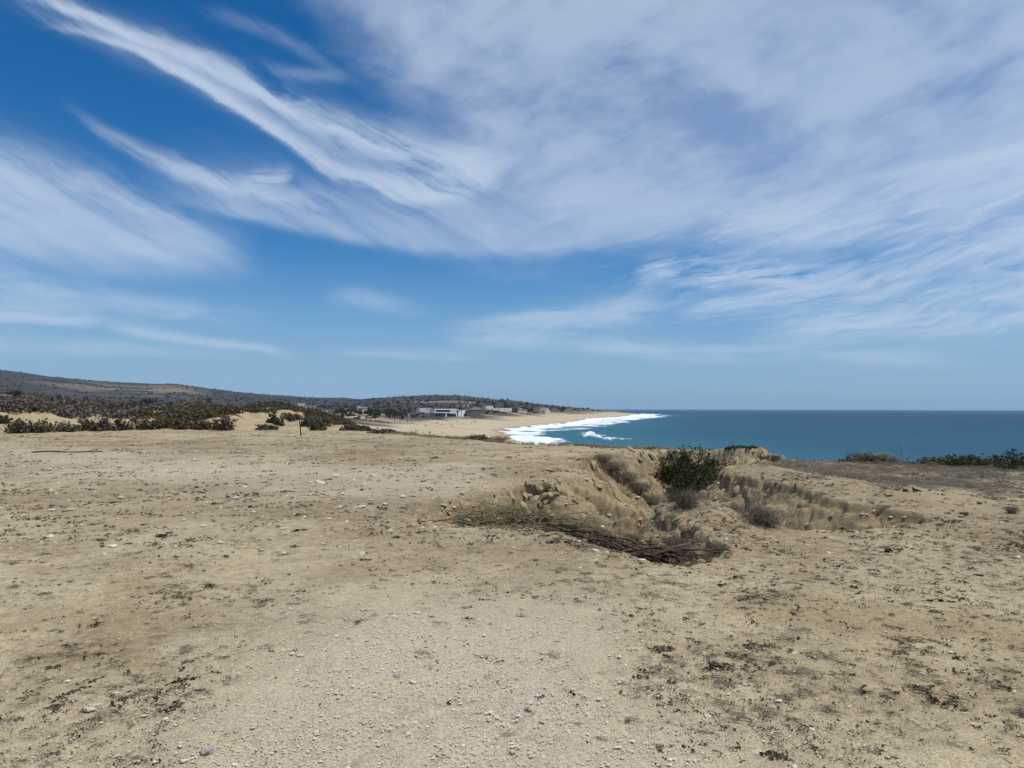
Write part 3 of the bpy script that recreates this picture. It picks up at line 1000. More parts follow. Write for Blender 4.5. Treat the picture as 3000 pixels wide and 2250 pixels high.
# ------------------------------------------------------------------ shrub prototypes (one unit high, one unit radius)
def leafy_shrub(seed, dims=(1, 1, 1), n=1700, leaf=.062, clumps=46, spread=.17, stray=.06):
    """leaf clumps spread through an uneven dome; dims are the half widths and the height in metres"""
    r = np.random.default_rng(seed)
    D = np.array(dims, float)
    k = r.normal(size=(clumps * 4, 3)); k /= np.linalg.norm(k, axis=1, keepdims=True)
    k = k[k[:, 2] > -.05][:clumps]
    rad = r.uniform(.30, 1.0, len(k)) ** .5
    th = np.arctan2(k[:, 1], k[:, 0])
    lob = 1 + .22 * np.sin(3 * th + r.uniform(0, 6)) + .16 * np.sin(5 * th + r.uniform(0, 6))
    c = k * rad[:, None] * np.array([.88, .88, .82]) * lob[:, None]
    c[:, 2] = np.abs(c[:, 2]) * r.uniform(.65, 1.12, len(c)) + .04
    c = c * D
    w = r.uniform(.3, 1.2, len(c)); w /= w.sum()
    idx = r.choice(len(c), n, p=w)
    sp = spread * (D.prod() ** (1 / 3)) * np.minimum(1.0, D / D.prod() ** (1 / 3)) ** .5
    pts = c[idx] + r.normal(size=(n, 3)) * sp * r.uniform(.4, 1.1, n)[:, None]
    m = r.random(n) < stray
    pts[m] += r.normal(size=(m.sum(), 3)) * sp * .9
    pts[:, 2] = np.minimum(np.abs(pts[:, 2]) + .01, D[2] * r.uniform(.9, 1.06, n))
    V, T = leaves(pts, leaf, r, flat=.4)
    fo = Parts(); fo.add(V, T)
    st = Parts()
    t0 = .020 * D.max() ** .5
    for q in c[r.permutation(len(c))[:24]]:
        tip = q * 1.08 + r.normal(size=3) * .06 * D
        mid = tip * .5 + np.array([0, 0, -.06]) * D + r.normal(size=3) * .06 * D
        st.tube([r.normal(size=3) * (.05, .05, 0) * D, mid, tip, tip + (tip - mid) * .08], [t0, t0 * .7, t0 * .35, t0 * .12], 3)
    return fo.mesh('foliage'), st.mesh('stems')


def twig_shrub(seed, n=230, fine=2, thick=.010, arch=.55, lean=0.0):
    """leafless shrub of arching twigs"""
    r = np.random.default_rng(seed)
    a = Parts(); b = Parts()
    for i in range(n):
        th = r.uniform(0, 2 * pi); reach = r.uniform(.35, 1.05); h = r.uniform(.45, 1.0) * (1.15 - .45 * reach)
        base = np.array([r.normal() * .22, r.normal() * .22, 0])
        dirv = np.array([cos(th) + lean, sin(th), 0])
        u = np.linspace(0, 1, 6)
        p = base + dirv * (u ** 1.1)[:, None] * reach
        p[:, 2] = h * np.sin(np.minimum(u * (1 + arch), 1.35) * pi / 2) - .12 * u ** 3 * arch
        p += np.cumsum(r.normal(size=p.shape) * .022, 0)
        p[:, 2] = np.maximum(p[:, 2], .0)
        (a if i % 5 else b).tube(p, np.linspace(thick, thick * .35, 6), 3, False)
        for k in range(fine):
            j = r.integers(2, 5)
            q = p[j] + np.cumsum(np.concatenate([np.zeros((1, 3)), r.normal(size=(3, 3)) * .06 + dirv * .05 + (0, 0, .02)]), 0)
            q[:, 2] = np.maximum(q[:, 2], 0)
            a.tube(q, np.linspace(thick * .55, thick * .25, 4), 3, False)
    return a.mesh('twigs'), b.mesh('stems')


PROTO = {'dry': [twig_shrub(q) for q in (21, 22, 23)], 'bare': [twig_shrub(q, 150, 3, .012, .15) for q in (25, 26)]}
for k in ('dry', 'bare'):
    for a_, b_ in PROTO[k]:
        a_.materials.append(M['twig']); b_.materials.append(M['twig_pale'])
LEAFMAT = {'green': 'leaf_green', 'olive': 'leaf_olive', 'low': 'leaf_brown', 'grayleaf': 'leaf_gray'}
SEED = [100]


def shrub(name, label, kind, loc, rx, h, ry=None, group=None, cat='shrub', rz=None, sink=.04, leaf=None, n=None):
    ry = ry or rx
    if kind in ('dry', 'bare'):
        o = empty(name, (loc[0], loc[1], loc[2] - sink * h), rz if rz is not None else random.uniform(0, 6.28), label, cat, group, (rx, ry, h))
        fo, st = random.choice(PROTO[kind])
        link('twigs', fo, parent=o); link('stems', st, parent=o)
        return o
    o = empty(name, (loc[0], loc[1], loc[2] - sink * h), 0, label, cat, group)
    SEED[0] += 1
    d = float(np.hypot(loc[0], loc[1]))
    leaf = leaf or np.clip(d * .0021, .035, .12)
    vol = rx * ry * h
    n = n or int(np.clip(1.15 * (vol ** (2 / 3)) / leaf ** 2 * 7.5, 500, 9000))
    fo, st = leafy_shrub(SEED[0], (rx, ry, h), n, leaf, int(np.clip(26 + 14 * max(rx, ry) / max(h, .1), 26, 70)))
    link('foliage', fo, M[LEAFMAT[kind]], o); link('stems', st, M['twig' if kind == 'grayleaf' else 'stem_dark'], o)
    return o


G_ROW = 'scrub bushes along the inland edge of the clearing'
ROWSH = [  # px left, px right, base y, top y, kind, label
    (10, 80, 1272, 1226, 'olive', 'dark bush with two humps, leftmost in the row before the dunes'),
    (70, 140, 1270, 1224, 'olive', 'dark twiggy bush on the sand right of the leftmost two-humped bush'),
    (142, 208, 1267, 1236, 'grayleaf', 'greyish half leafless bush sunk low between two dark ones'),
    (215, 274, 1265, 1228, 'olive', 'rounded dark bush beside a narrow bare sand gap'),
    (270, 322, 1264, 1222, 'grayleaf', 'tall grey green bush at the foot of the grey thicket'),
    (316, 372, 1263, 1224, 'olive', 'dark bush directly left of the pale sand chute'),
    (384, 446, 1261, 1219, 'olive', 'broad dark bush directly right of the pale sand chute'),
    (430, 500, 1259, 1221, 'olive', 'wide dark bush with a ragged top in the middle of the row'),
    (494, 540, 1259, 1232, 'low', 'small brownish bush between the dark bushes and the sand face'),
    (541, 606, 1260, 1224, 'olive', 'dark bush with brown edges below the brown dune crest'),
    (590, 640, 1261, 1232, 'low', 'brown drying bush at the left foot of the sandy dune'),
    (628, 680, 1262, 1216, 'olive', 'upright dark bush on the left shoulder of the sandy dune'),
]
for x0, x1, yb, yt, kind, lab in ROWSH:
    p = P((x0 + x1) / 2, yb + 1)
    s = m_per_px(p)
    p = p + np.array([0, (x1 - x0) * s * .35, 0]); p[2] = height(p[0], p[1])[0]
    shrub('scrub_bush', lab, kind, p, (x1 - x0) * s * .68, max(.5, (1197 - yt) / FPX * p[1] + CAM_H - p[2]), (x1 - x0) * s * .5, G_ROW)
G_DUNE = 'bushes on the sandy dune'
DUNESH = [
    (752, 806, 1260, 1247, 'grayleaf', 'low grey green mat of a bush at the foot of the bare dune face'),
    (788, 812, 1240, 1213, 'olive', 'small dark bush clinging to the middle of the bare dune face'),
    (806, 832, 1246, 1228, 'olive', 'dark straggling bush right below the one on the dune face'),
    (828, 880, 1228, 1208, 'olive', 'dark bush overhanging the right end of the dune crest'),
    (880, 918, 1250, 1222, 'olive', 'bush on the dune directly right of the rusty post'),
    (905, 950, 1262, 1232, 'olive', 'large rounded bush at the dune foot right of the rusty post'),
    (922, 980, 1246, 1222, 'olive', 'dark long bush running down the right shoulder of the dune'),
    (1000, 1046, 1262, 1245, 'olive', 'low dark bush left of the last two at the dune end'),
    (1040, 1090, 1263, 1250, 'olive', 'flat dark bush second from the right end of the dune'),
    (1088, 1160, 1264, 1253, 'grayleaf', 'flat grey green bush ending the dune on the beach side'),
    (560, 640, 1222, 1203, 'low', 'brown drying thicket on the crest left of the bare dune'),
    (640, 700, 1212, 1197, 'low', 'brown bush along the dune crest above the upright dark bush'),
    (396, 470, 1220, 1203, 'low', 'brown red bush behind the broad dark row bush'),
    (700, 760, 1206, 1194, 'olive', 'dark fringe bush on the dune crest above the bare sand'),
    (756, 820, 1208, 1197, 'olive', 'dark fringe bush on the crest left of the rusty post top'),
    (0, 26, 1241, 1220, 'low', 'reddish brown bush at the left border behind the dark row'),
]
for x0, x1, yb, yt, kind, lab in DUNESH:
    p = P((x0 + x1) / 2, yb)
    if p is None or p[1] > 90:
        p = P((x0 + x1) / 2, yb + 6)
    if p[1] > 90:
        q = px_dir((x0 + x1) / 2, yb); k = 64 / q[1]; p = np.array([q[0] * k, 64, height(q[0] * k, 64)[0]])
    s = m_per_px(p)
    shrub('dune_bush', lab, kind, p, (x1 - x0) * s * .64, max(.35, (yb - yt) * s * 1.1), (x1 - x0) * s * .45, G_DUNE)

# ------------------------------------------------------------------ bushes round the gully and on the seaward edge
def bush_at(x0, x1, yb, yt, kind, lab, name='bush', depth=.8, group=None, cat='bush', d=None, sink=.03, rz=None, hmax=9):
    if d is None:
        p = P((x0 + x1) / 2, yb)
    else:
        q = px_dir((x0 + x1) / 2, yb); k = d / q[1]
        p = np.array([q[0] * k, d, height(q[0] * k, d)[0]])
    s = m_per_px(p)
    h = CAM_H + (1197 - yt) / FPX * p[1] - p[2]
    w = (x1 - x0) * s * (.62 if kind in ('dry', 'bare') else .80)
    return shrub(name, lab, kind, p, w, min(max(.12, h), hmax), w * depth, group, cat, rz=rz, sink=sink)


bush_at(1975, 2090, 1345, 1306, 'green', 'upper left mass of the big green bush at the gully head', d=27.2, depth=1)
bush_at(2020, 2150, 1400, 1324, 'green', 'big dark green bush growing out of the gully behind the right bank', d=25.6, depth=1)
bush_at(2065, 2180, 1430, 1362, 'green', 'lower right mass of the big green bush behind the bank corner', d=24.0, depth=1)
bush_at(1950, 2035, 1335, 1307, 'green', 'leftmost low mass of the big green bush on the gully rim', d=28.6, depth=1)
bush_at(2075, 2150, 1385, 1342, 'green', 'right shoulder of the big green bush beside the sandy bluff', d=25.2, depth=1)
bush_at(2045, 2110, 1450, 1405, 'grayleaf', 'grey twiggy shrub below the big green gully bush', 'dry_shrub', d=21.8, cat='dry shrub')
bush_at(2150, 2214, 1326, 1313, 'green', 'small green bush alone on the sandy lip over the sea', d=27.8)
bush_at(2478, 2645, 1352, 1318, 'bare', 'dark leafless bush on the cliff edge, alone against the sea', 'dry_shrub', d=22.2)
bush_at(2500, 2600, 1352, 1330, 'olive', 'small leafy growth inside the leafless cliff edge bush', d=22.1)
bush_at(2682, 2790, 1358, 1337, 'olive', 'low olive bush on the cliff edge left of the bigger green one', d=21.5)
bush_at(2775, 2905, 1362, 1328, 'green', 'green bush with pale twigs second from the right on the cliff edge', d=21.2)
bush_at(2880, 2975, 1368, 1345, 'olive', 'low olive bush in front of the rightmost green bush', d=20.6)
bush_at(2935, 3080, 1378, 1316, 'green', 'tall green bush at the right border of the cliff edge', d=20.2)
DRY = [  # left, right, depth in view, height, label
    (1735, 1800, 1352, .30, 'grey dry brush at the top of the strip on the left gully wall'),
    (1762, 1836, 1378, .34, 'grey dry brush second from the top of the strip on the left wall'),
    (1786, 1870, 1408, .36, 'grey dry brush in the middle of the strip on the left gully wall'),
    (1826, 1906, 1440, .38, 'dense grey dry brush lower down the left gully wall'),
    (1862, 1950, 1475, .36, 'grey dry brush where the left wall meets the gully floor'),
    (1970, 2052, 1486, .30, 'tufty grey dry shrub on the gully floor behind the tongue'),
    (2155, 2318, 1536, .30, 'wide grey tangle of dry twigs under the right bank'),
    (1915, 2065, 1640, .36, 'large brown tangle of arching dead twigs in the near trench'),
    (2060, 2150, 1612, .10, 'thin dry twigs standing at the right end of the near trench'),
    (1810, 1900, 1580, .09, 'low dark twigs on the left flank of the sandy tongue'),
    (2935, 2995, 1502, .14, 'dark dry twig mat at the right border of the flat ground'),
]
for x0, x1, yb, h, lab in DRY:
    p = P((x0 + x1) / 2, yb, dmin=8.2)
    w = (x1 - x0) * m_per_px(p) * (.78 if yb < 1500 else .58)
    shrub('dry_shrub', lab, 'dry', p, w, h, w * .75, 'dry shrubs in and beside the gully', 'dry shrub')
bush_at(1376, 1428, 1285, 1274, 'low', 'low brown mat of brush on the cliff edge above the beach', 'dry_shrub', .4, d=39.5, cat='dry shrub')
bush_at(1434, 1500, 1286, 1272, 'bare', 'spiky dry grass bush on the cliff edge left of the surf', 'dry_shrub', .4, d=38.2, cat='dry shrub')

# thin dry grass along the seaward edge and on the right flat
rg = np.random.default_rng(77)


def grass_tuft(seed, n=16, h=1.0, spread=.5):
    r = np.random.default_rng(seed)
    V, T = [], []
    for i in range(n):
        a = r.uniform(0, 2 * pi); b0 = r.normal(size=2) * .18
        tip = np.array([b0[0] + cos(a) * spread * r.uniform(.3, 1.2), b0[1] + sin(a) * spread * r.uniform(.3, 1.2), h * r.uniform(.4, 1)])
        w = np.array([-sin(a), cos(a), 0]) * .022
        bb = np.array([b0[0], b0[1], 0]); md = bb * .45 + tip * .55 + (0, 0, .08 * h)
        k = len(V)
        V += [bb - w, bb + w, md - w * .7, md + w * .7, tip]
        T += [(k, k + 1, k + 3), (k, k + 3, k + 2), (k + 2, k + 3, k + 4)]
    return np.array(V), np.array(T)


GT = [grass_tuft(s, 15, .55, .75) for s in range(4)]


def stuff(name, mat, V, T, label, cat):
    o = link(name, new_mesh(name, V, T), mat, label=label, cat=cat, kind='stuff')
    return o


def slope(x, y, e=.12):
    return (height(x + e, y) - height(x - e, y)) / (2 * e), (height(x, y + e) - height(x, y - e)) / (2 * e)


# along the lip of the cliff
lip = np.array([(-8.2, 50.5), (-6, 46.5), (-3, 41.2), (0, 36.2), (2, 33.2), (4.4, 31.0), (6.4, 30.2)])
tt = rg.uniform(0, len(lip) - 1.001, 520); ii = tt.astype(int); ff = (tt - ii)[:, None]
q = lip[ii] * (1 - ff) + lip[ii + 1] * ff + rg.normal(size=(520, 2)) * (.5, .45)
pts = np.column_stack([q, height(q[:, 0], q[:, 1])])
V, T = scatter(GT, pts, rg.uniform(.18, .42, 520), rg.uniform(0, 6.28, 520), rg)
stuff('edge_grass', M['grass_dry'], V, T, 'thin dry grass fringing the clifftop edge above the bay', 'grass')

# grey flattened straw and stalks on the right-hand flat
def stalks(seed, n=14, spread=1.0, thick=.010, up=.12):
    """a flat spray of thin stalks lying on the ground"""
    r = np.random.default_rng(seed)
    V, T = [], []
    main = r.uniform(0, 2 * pi)
    for i in range(n):
        a = main + r.normal() * .7 + (pi if r.random() < .4 else 0)
        c = r.normal(size=2) * .22 * spread
        l = r.uniform(.25, .9) * spread
        bend = r.normal() * .5
        w = thick * r.uniform(.6, 1.3)
        k = len(V); z = r.uniform(.004, up) * spread
        for j, u in enumerate((0, .5, 1)):
            aa = a + bend * u
            p = np.array([c[0] + cos(aa) * l * (u - .5), c[1] + sin(aa) * l * (u - .5)])
            nrm = np.array([-sin(aa), cos(aa)]) * w
            zz = z * (1 - abs(u - .5)) + .003
            V += [(p[0] - nrm[0], p[1] - nrm[1], zz), (p[0] + nrm[0], p[1] + nrm[1], zz), (p[0], p[1], zz + w * 1.7)]
            if j:
                b0 = k + 3 * (j - 1); b1 = k + 3 * j
                T += [(b0, b1, b1 + 2), (b0, b1 + 2, b0 + 2), (b0 + 1, b0 + 2, b1 + 2), (b0 + 1, b1 + 2, b1 + 1)]
    return np.array(V), np.array(T)


def flakes(seed, n=9, spread=1.0, size=.30, h=.25):
    """a little heap of crumpled dried leaves"""
    r = np.random.default_rng(seed)
    el_ = r.uniform(.4, 1.0)
    c = r.normal(size=(n, 3)) * (.45 * spread, .45 * spread * el_, 0)
    c[:, 2] = r.uniform(.02, h, n) * np.exp(-np.hypot(c[:, 0], c[:, 1]))
    V, T = leaves(c, size, r, flat=.9, aspect=1.5)
    V[:, 2] = np.maximum(V[:, 2], -.01)
    return V, T


def runner(seed, stems=2, nl=7, leaf=.15, spread=.9):
    """a creeping stem with dried leaves hanging on along it"""
    r = np.random.default_rng(seed)
    a = Parts(); main = r.uniform(0, 2 * pi)
    for s_ in range(stems):
        th = main + r.normal() * .5 + np.cumsum(r.normal(size=7) * .35)
        st0 = r.normal(size=2) * .12
        p = np.concatenate([[st0], st0 + np.cumsum(np.column_stack([np.cos(th), np.sin(th)]) * spread / 7 * r.uniform(.7, 1.2), 0)])
        p = p - p.mean(0) * .6
        P3 = np.column_stack([p, .02 + .05 * np.abs(np.sin(np.arange(8) * r.uniform(.5, 1.4)))])
        a.tube(P3, np.linspace(.014, .006, 8), 3, False)
        k = np.clip((r.beta(1.2, 1.2, nl) * 7).astype(int), 0, 7)
        c = P3[k] + r.normal(size=(nl, 3)) * (.06, .06, .015); c[:, 2] = np.abs(c[:, 2])
        V, T = leaves(c, leaf, r, flat=.9, aspect=1.4); V[:, 2] = np.maximum(V[:, 2], -.01)
        a.add(V, T)
    V = np.concatenate(a.V); T = list(a.T)
    if a.Q:
        Q = np.concatenate(a.Q); T += [Q[:, [0, 1, 2]], Q[:, [0, 2, 3]]]
    return V, np.concatenate(T)


RN = [runner(s, 1 + s % 3, 4 + s % 5) for s in range(14)]
FL = [flakes(s, 5 + s % 7, 1.0 + .5 * (s % 3), .26) for s in range(16)]
SK = [stalks(s, 9 + s % 8, 1.0, .0075) for s in range(14)]
SKM = [stalks(s, 16, 1.0, .006, .22) for s in range(20, 26)]

n = 3900
xx = rg.uniform(2.5, 26, n); yy = rg.uniform(9.5, 23.0, n)
zz_ = zones(xx, yy)[4]
ok = (rg.random(n) < zz_ * 1.3) & (poly_sd(xx, yy, GULLY) < -.15) & (poly_sd(xx, yy, CLIFF) > .3)
xx, yy = xx[ok], yy[ok]
sl = slope(xx, yy)
V, T = scatter(SKM, np.column_stack([xx, yy, height(xx, yy)]), rg.uniform(.25, .75, len(xx)), rg.uniform(0, 6.28, len(xx)), rg, tilt=sl, squash=rg.uniform(.5, 1.2, len(xx)))
stuff('dry_straw', M['litter_gray'], V, T, 'grey flattened dry stalks matting the right-hand clifftop', 'straw')


# ------------------------------------------------------------------ litter and gravel on the ground
def litter_points(n, seed, y0, y1, dens):
    r = np.random.default_rng(seed)
    y = np.exp(r.uniform(np.log(y0), np.log(y1), n))
    x = r.uniform(-1, 1, n) * (.80 * y + 1.2)
    k = (r.random(n) < dens(x, y)) & (poly_sd(x, y, CLIFF) > .4) & (poly_sd(x, y, GULLY) < -.05)
    return x[k], y[k]


def dens_main(x, y):
    d = np.clip(.50 + fbm(x, y, 1.3, 4, 201) * 1.0, .12, 1)
    g = zones(x, y)[0]
    right = sstep(x + .12 * y, -.2, 2.0)
    d = d * (1 - .93 * sstep(g, .25, .7) * (y < 9)) * lerp(.80, 1.1, right)
    d = d * np.where(y > 10, .8, 1.0)
    t = x / y
    ey = interp(t, [-1.1, -.69, -.5, -.4, -.3, -.2, -.15], [44, 46.5, 50, 52.5, 54.5, 56.5, 60])
    return d * (y < ey)


x, y = litter_points(32000, 301, 2.6, 9.5, dens_main)
sc = np.random.default_rng(5).gamma(2.0, .0072, len(x)) + .006
V, T = scatter(FL, np.column_stack([x, y, height(x, y) + .004]), sc, rg.uniform(0, 6.28, len(x)), rg, tilt=slope(x, y))
x, y = litter_points(13000, 311, 2.6, 12, lambda a, b: dens_main(a, b) * np.clip(.35 + fbm(a, b, .7, 3, 211) * 3, 0, 1))
sc = np.minimum(np.random.default_rng(7).gamma(2.0, .018, len(x)) + .025, .15)
V2, T2 = scatter(RN, np.column_stack([x, y, height(x, y) + .004]), sc, rg.uniform(0, 6.28, len(x)), rg, tilt=slope(x, y))
stuff('leaf_litter', M['litter'], np.concatenate([V, V2]), np.concatenate([T, T2 + len(V)]), 'dark dried plant crumbs and runners scattered over the near sand', 'litter')
x, y = litter_points(23000, 302, 8.5, 55, lambda a, b: dens_main(a, b))
sc = np.random.default_rng(6).gamma(2.0, .032, len(x)) + .018 + y * .0024
V, T = scatter(FL + RN[:8], np.column_stack([x, y, height(x, y) + .004]), sc, rg.uniform(0, 6.28, len(x)), rg, tilt=slope(x, y), squash=np.full(len(x), .5))
stuff('leaf_litter', M['litter'], V, T, 'dark dried tufts dotting the ground further back', 'litter')
x, y = litter_points(8500, 303, 2.6, 14, lambda a, b: dens_main(a, b) * np.clip(.4 + fbm(a, b, .9, 3, 207) * 3, 0, 1))
sc = np.minimum(rg.gamma(2.2, .022, len(x)) + .035, .17)
V, T = scatter(SK, np.column_stack([x, y, height(x, y) + .003]), sc, rg.uniform(0, 6.28, len(x)), rg, tilt=slope(x, y))
stuff('twig_litter', M['stem_dark'], V, T, 'thin dark twigs lying about on the near sand', 'litter')
x, y = litter_points(5000, 304, 2.6, 14, lambda a, b: dens_main(a, b) * np.clip(.4 + fbm(a, b, 1.1, 3, 209) * 3, 0, 1))
sc = np.minimum(rg.gamma(2.2, .026, len(x)) + .04, .20)
V, T = scatter(SK, np.column_stack([x, y, height(x, y) + .003]), sc, rg.uniform(0, 6.28, len(x)), rg, tilt=slope(x, y))
stuff('twig_litter', M['litter_gray'], V, T, 'bleached grey stalks lying about on the near sand', 'litter')


def pebble(seed, n=0):
    r = np.random.default_rng(seed)
    V = np.array([(1, 0, 0), (-1, 0, 0), (0, 1, 0), (0, -1, 0), (0, 0, 1), (0, 0, -.6)], float) * r.uniform(.6, 1.3, (6, 1))
    V = V * (1, r.uniform(.6, 1), r.uniform(.45, .8)) + r.normal(size=(6, 3)) * .14
    T = np.array([(0, 2, 4), (2, 1, 4), (1, 3, 4), (3, 0, 4), (2, 0, 5), (1, 2, 5), (3, 1, 5), (0, 3, 5)])
    return V, T


PB = [pebble(s) for s in range(12)]


def grav_d(x, y):
    g = zones(x, y)[0]
    return np.clip(.10 + .9 * g, 0, 1)


def gravel_points(n, seed, y0, y1):
    r = np.random.default_rng(seed)
    y = np.exp(r.uniform(np.log(y0), np.log(y1), n)); x = r.uniform(-1, 1, n) * (.78 * y + .8)
    k = r.random(n) < grav_d(x, y)
    return x[k], y[k]


x, y = gravel_points(60000, 401, 2.5, 8.5)
sc = rg.gamma(1.5, .0019, len(x)) + .0024
V, T = scatter(PB, np.column_stack([x, y, height(x, y) + .010]), sc, rg.uniform(0, 6.28, len(x)), rg, squash=np.full(len(x), .6))
stuff('gravel', M['gravel'], V, T, 'fine pale gravel on the worn track in front', 'gravel')
x, y = gravel_points(5500, 402, 8, 32)
sc = rg.gamma(1.5, .010, len(x)) + .008
V, T = scatter(PB, np.column_stack([x, y, height(x, y) + .006]), sc, rg.uniform(0, 6.28, len(x)), rg)
stuff('gravel', M['gravel'], V, T, 'pale stony rubble on the ground left of the gully', 'gravel')
# clods and broken blocks of caked sand on the banks and below the lip
def clod(seed):
    r = np.random.default_rng(seed)
    import bmesh
    bm = bmesh.new(); bmesh.ops.create_icosphere(bm, subdivisions=2, radius=1.0)
    V = np.array([v.co[:] for v in bm.verts]); T = np.array([[v.index for v in f.verts] for f in bm.faces]); bm.free()
    for i in range(9):
        nrm = rand_unit(1, r)[0]; s = V @ nrm
        V = V - np.maximum(s - r.uniform(.45, .85), 0)[:, None] * nrm
    V = V + r.normal(size=V.shape) * .035
    return V * (1, r.uniform(.6, 1), r.uniform(.4, .7)), T


CL = [clod(s) for s in range(10)]
r_ = np.random.default_rng(405)
x = r_.uniform(-2.5, 12, 60000); y = np.exp(r_.uniform(np.log(7.4), np.log(31), 60000))
sd_ = poly_sd(x, y, GULLY)
k = (sd_ > -.18) & (sd_ < 1.5) & (r_.random(60000) < np.clip(.12 + fbm(x, y, 1.1, 3, 406) * 1.6, .02, .6) * np.exp(-np.maximum(sd_, 0) * .9)) & (poly_sd(x, y, CLIFF) > .3)
x, y = x[k][:2600], y[k][:2600]
sc = np.minimum(r_.gamma(1.7, .026, len(x)) + .018, .17) * np.clip(y / 14, .6, 1.3)
V, T = scatter(CL, np.column_stack([x, y, height(x, y) - sc * .10]), sc, r_.uniform(0, 6.28, len(x)), r_, tilt=tuple(np.clip(g_, -.8, .8) for g_ in slope(x, y, .2)))
M['clod'] = simple('caked sandy soil', (.36, .285, .175), .95, scale=5, col2=(.25, .188, .108), bump=.8, bscale=45)
stuff('soil_clods', M['clod'], V, T, 'crumbled clods of caked sand along the gully banks', 'rubble')
# stones weathering out of the gully banks
r_ = np.random.default_rng(403)
x = r_.uniform(-2.5, 12, 9000); y = r_.uniform(7.5, 31, 9000)
k = (poly_sd(x, y, GULLY) > -.5) & (r_.random(9000) < np.clip(.12 + fbm(x, y, .9, 3, 404) * 2.0, 0, 1)) & (poly_sd(x, y, CLIFF) > .5)
x, y = x[k], y[k]
sc = r_.gamma(1.5, .009, len(x)) + .008
V, T = scatter(PB, np.column_stack([x, y, height(x, y) + .004]), sc, r_.uniform(0, 6.28, len(x)), r_)
stuff('gravel', M['gravel'], V, T, 'pale stones weathering out of the gully banks', 'gravel')

# ------------------------------------------------------------------ single stones
def stone_mesh(seed, ax=(1, .8, .6), cuts=7):
    """a broken stone: a subdivided ball with planes cut off"""
    import bmesh
    r = np.random.default_rng(seed)
    bm = bmesh.new()
    bmesh.ops.create_icosphere(bm, subdivisions=3, radius=1.0)
    co = np.array([v.co[:] for v in bm.verts])
    for i in range(cuts):
        nrm = rand_unit(1, r)[0]; d = r.uniform(.55, .88)
        s = co @ nrm
        co = co - np.maximum(s - d, 0)[:, None] * nrm
    co = co * np.array(ax)
    co = co + fbm(co[:, 0] * 2 + seed, co[:, 1] * 2 + co[:, 2] * 3, 1, 3, seed)[:, None] * .10
    for v, c in zip(bm.verts, co):
        v.co = c
    me = bpy.data.meshes.new('stone')
    bm.to_mesh(me); bm.free()
    return me


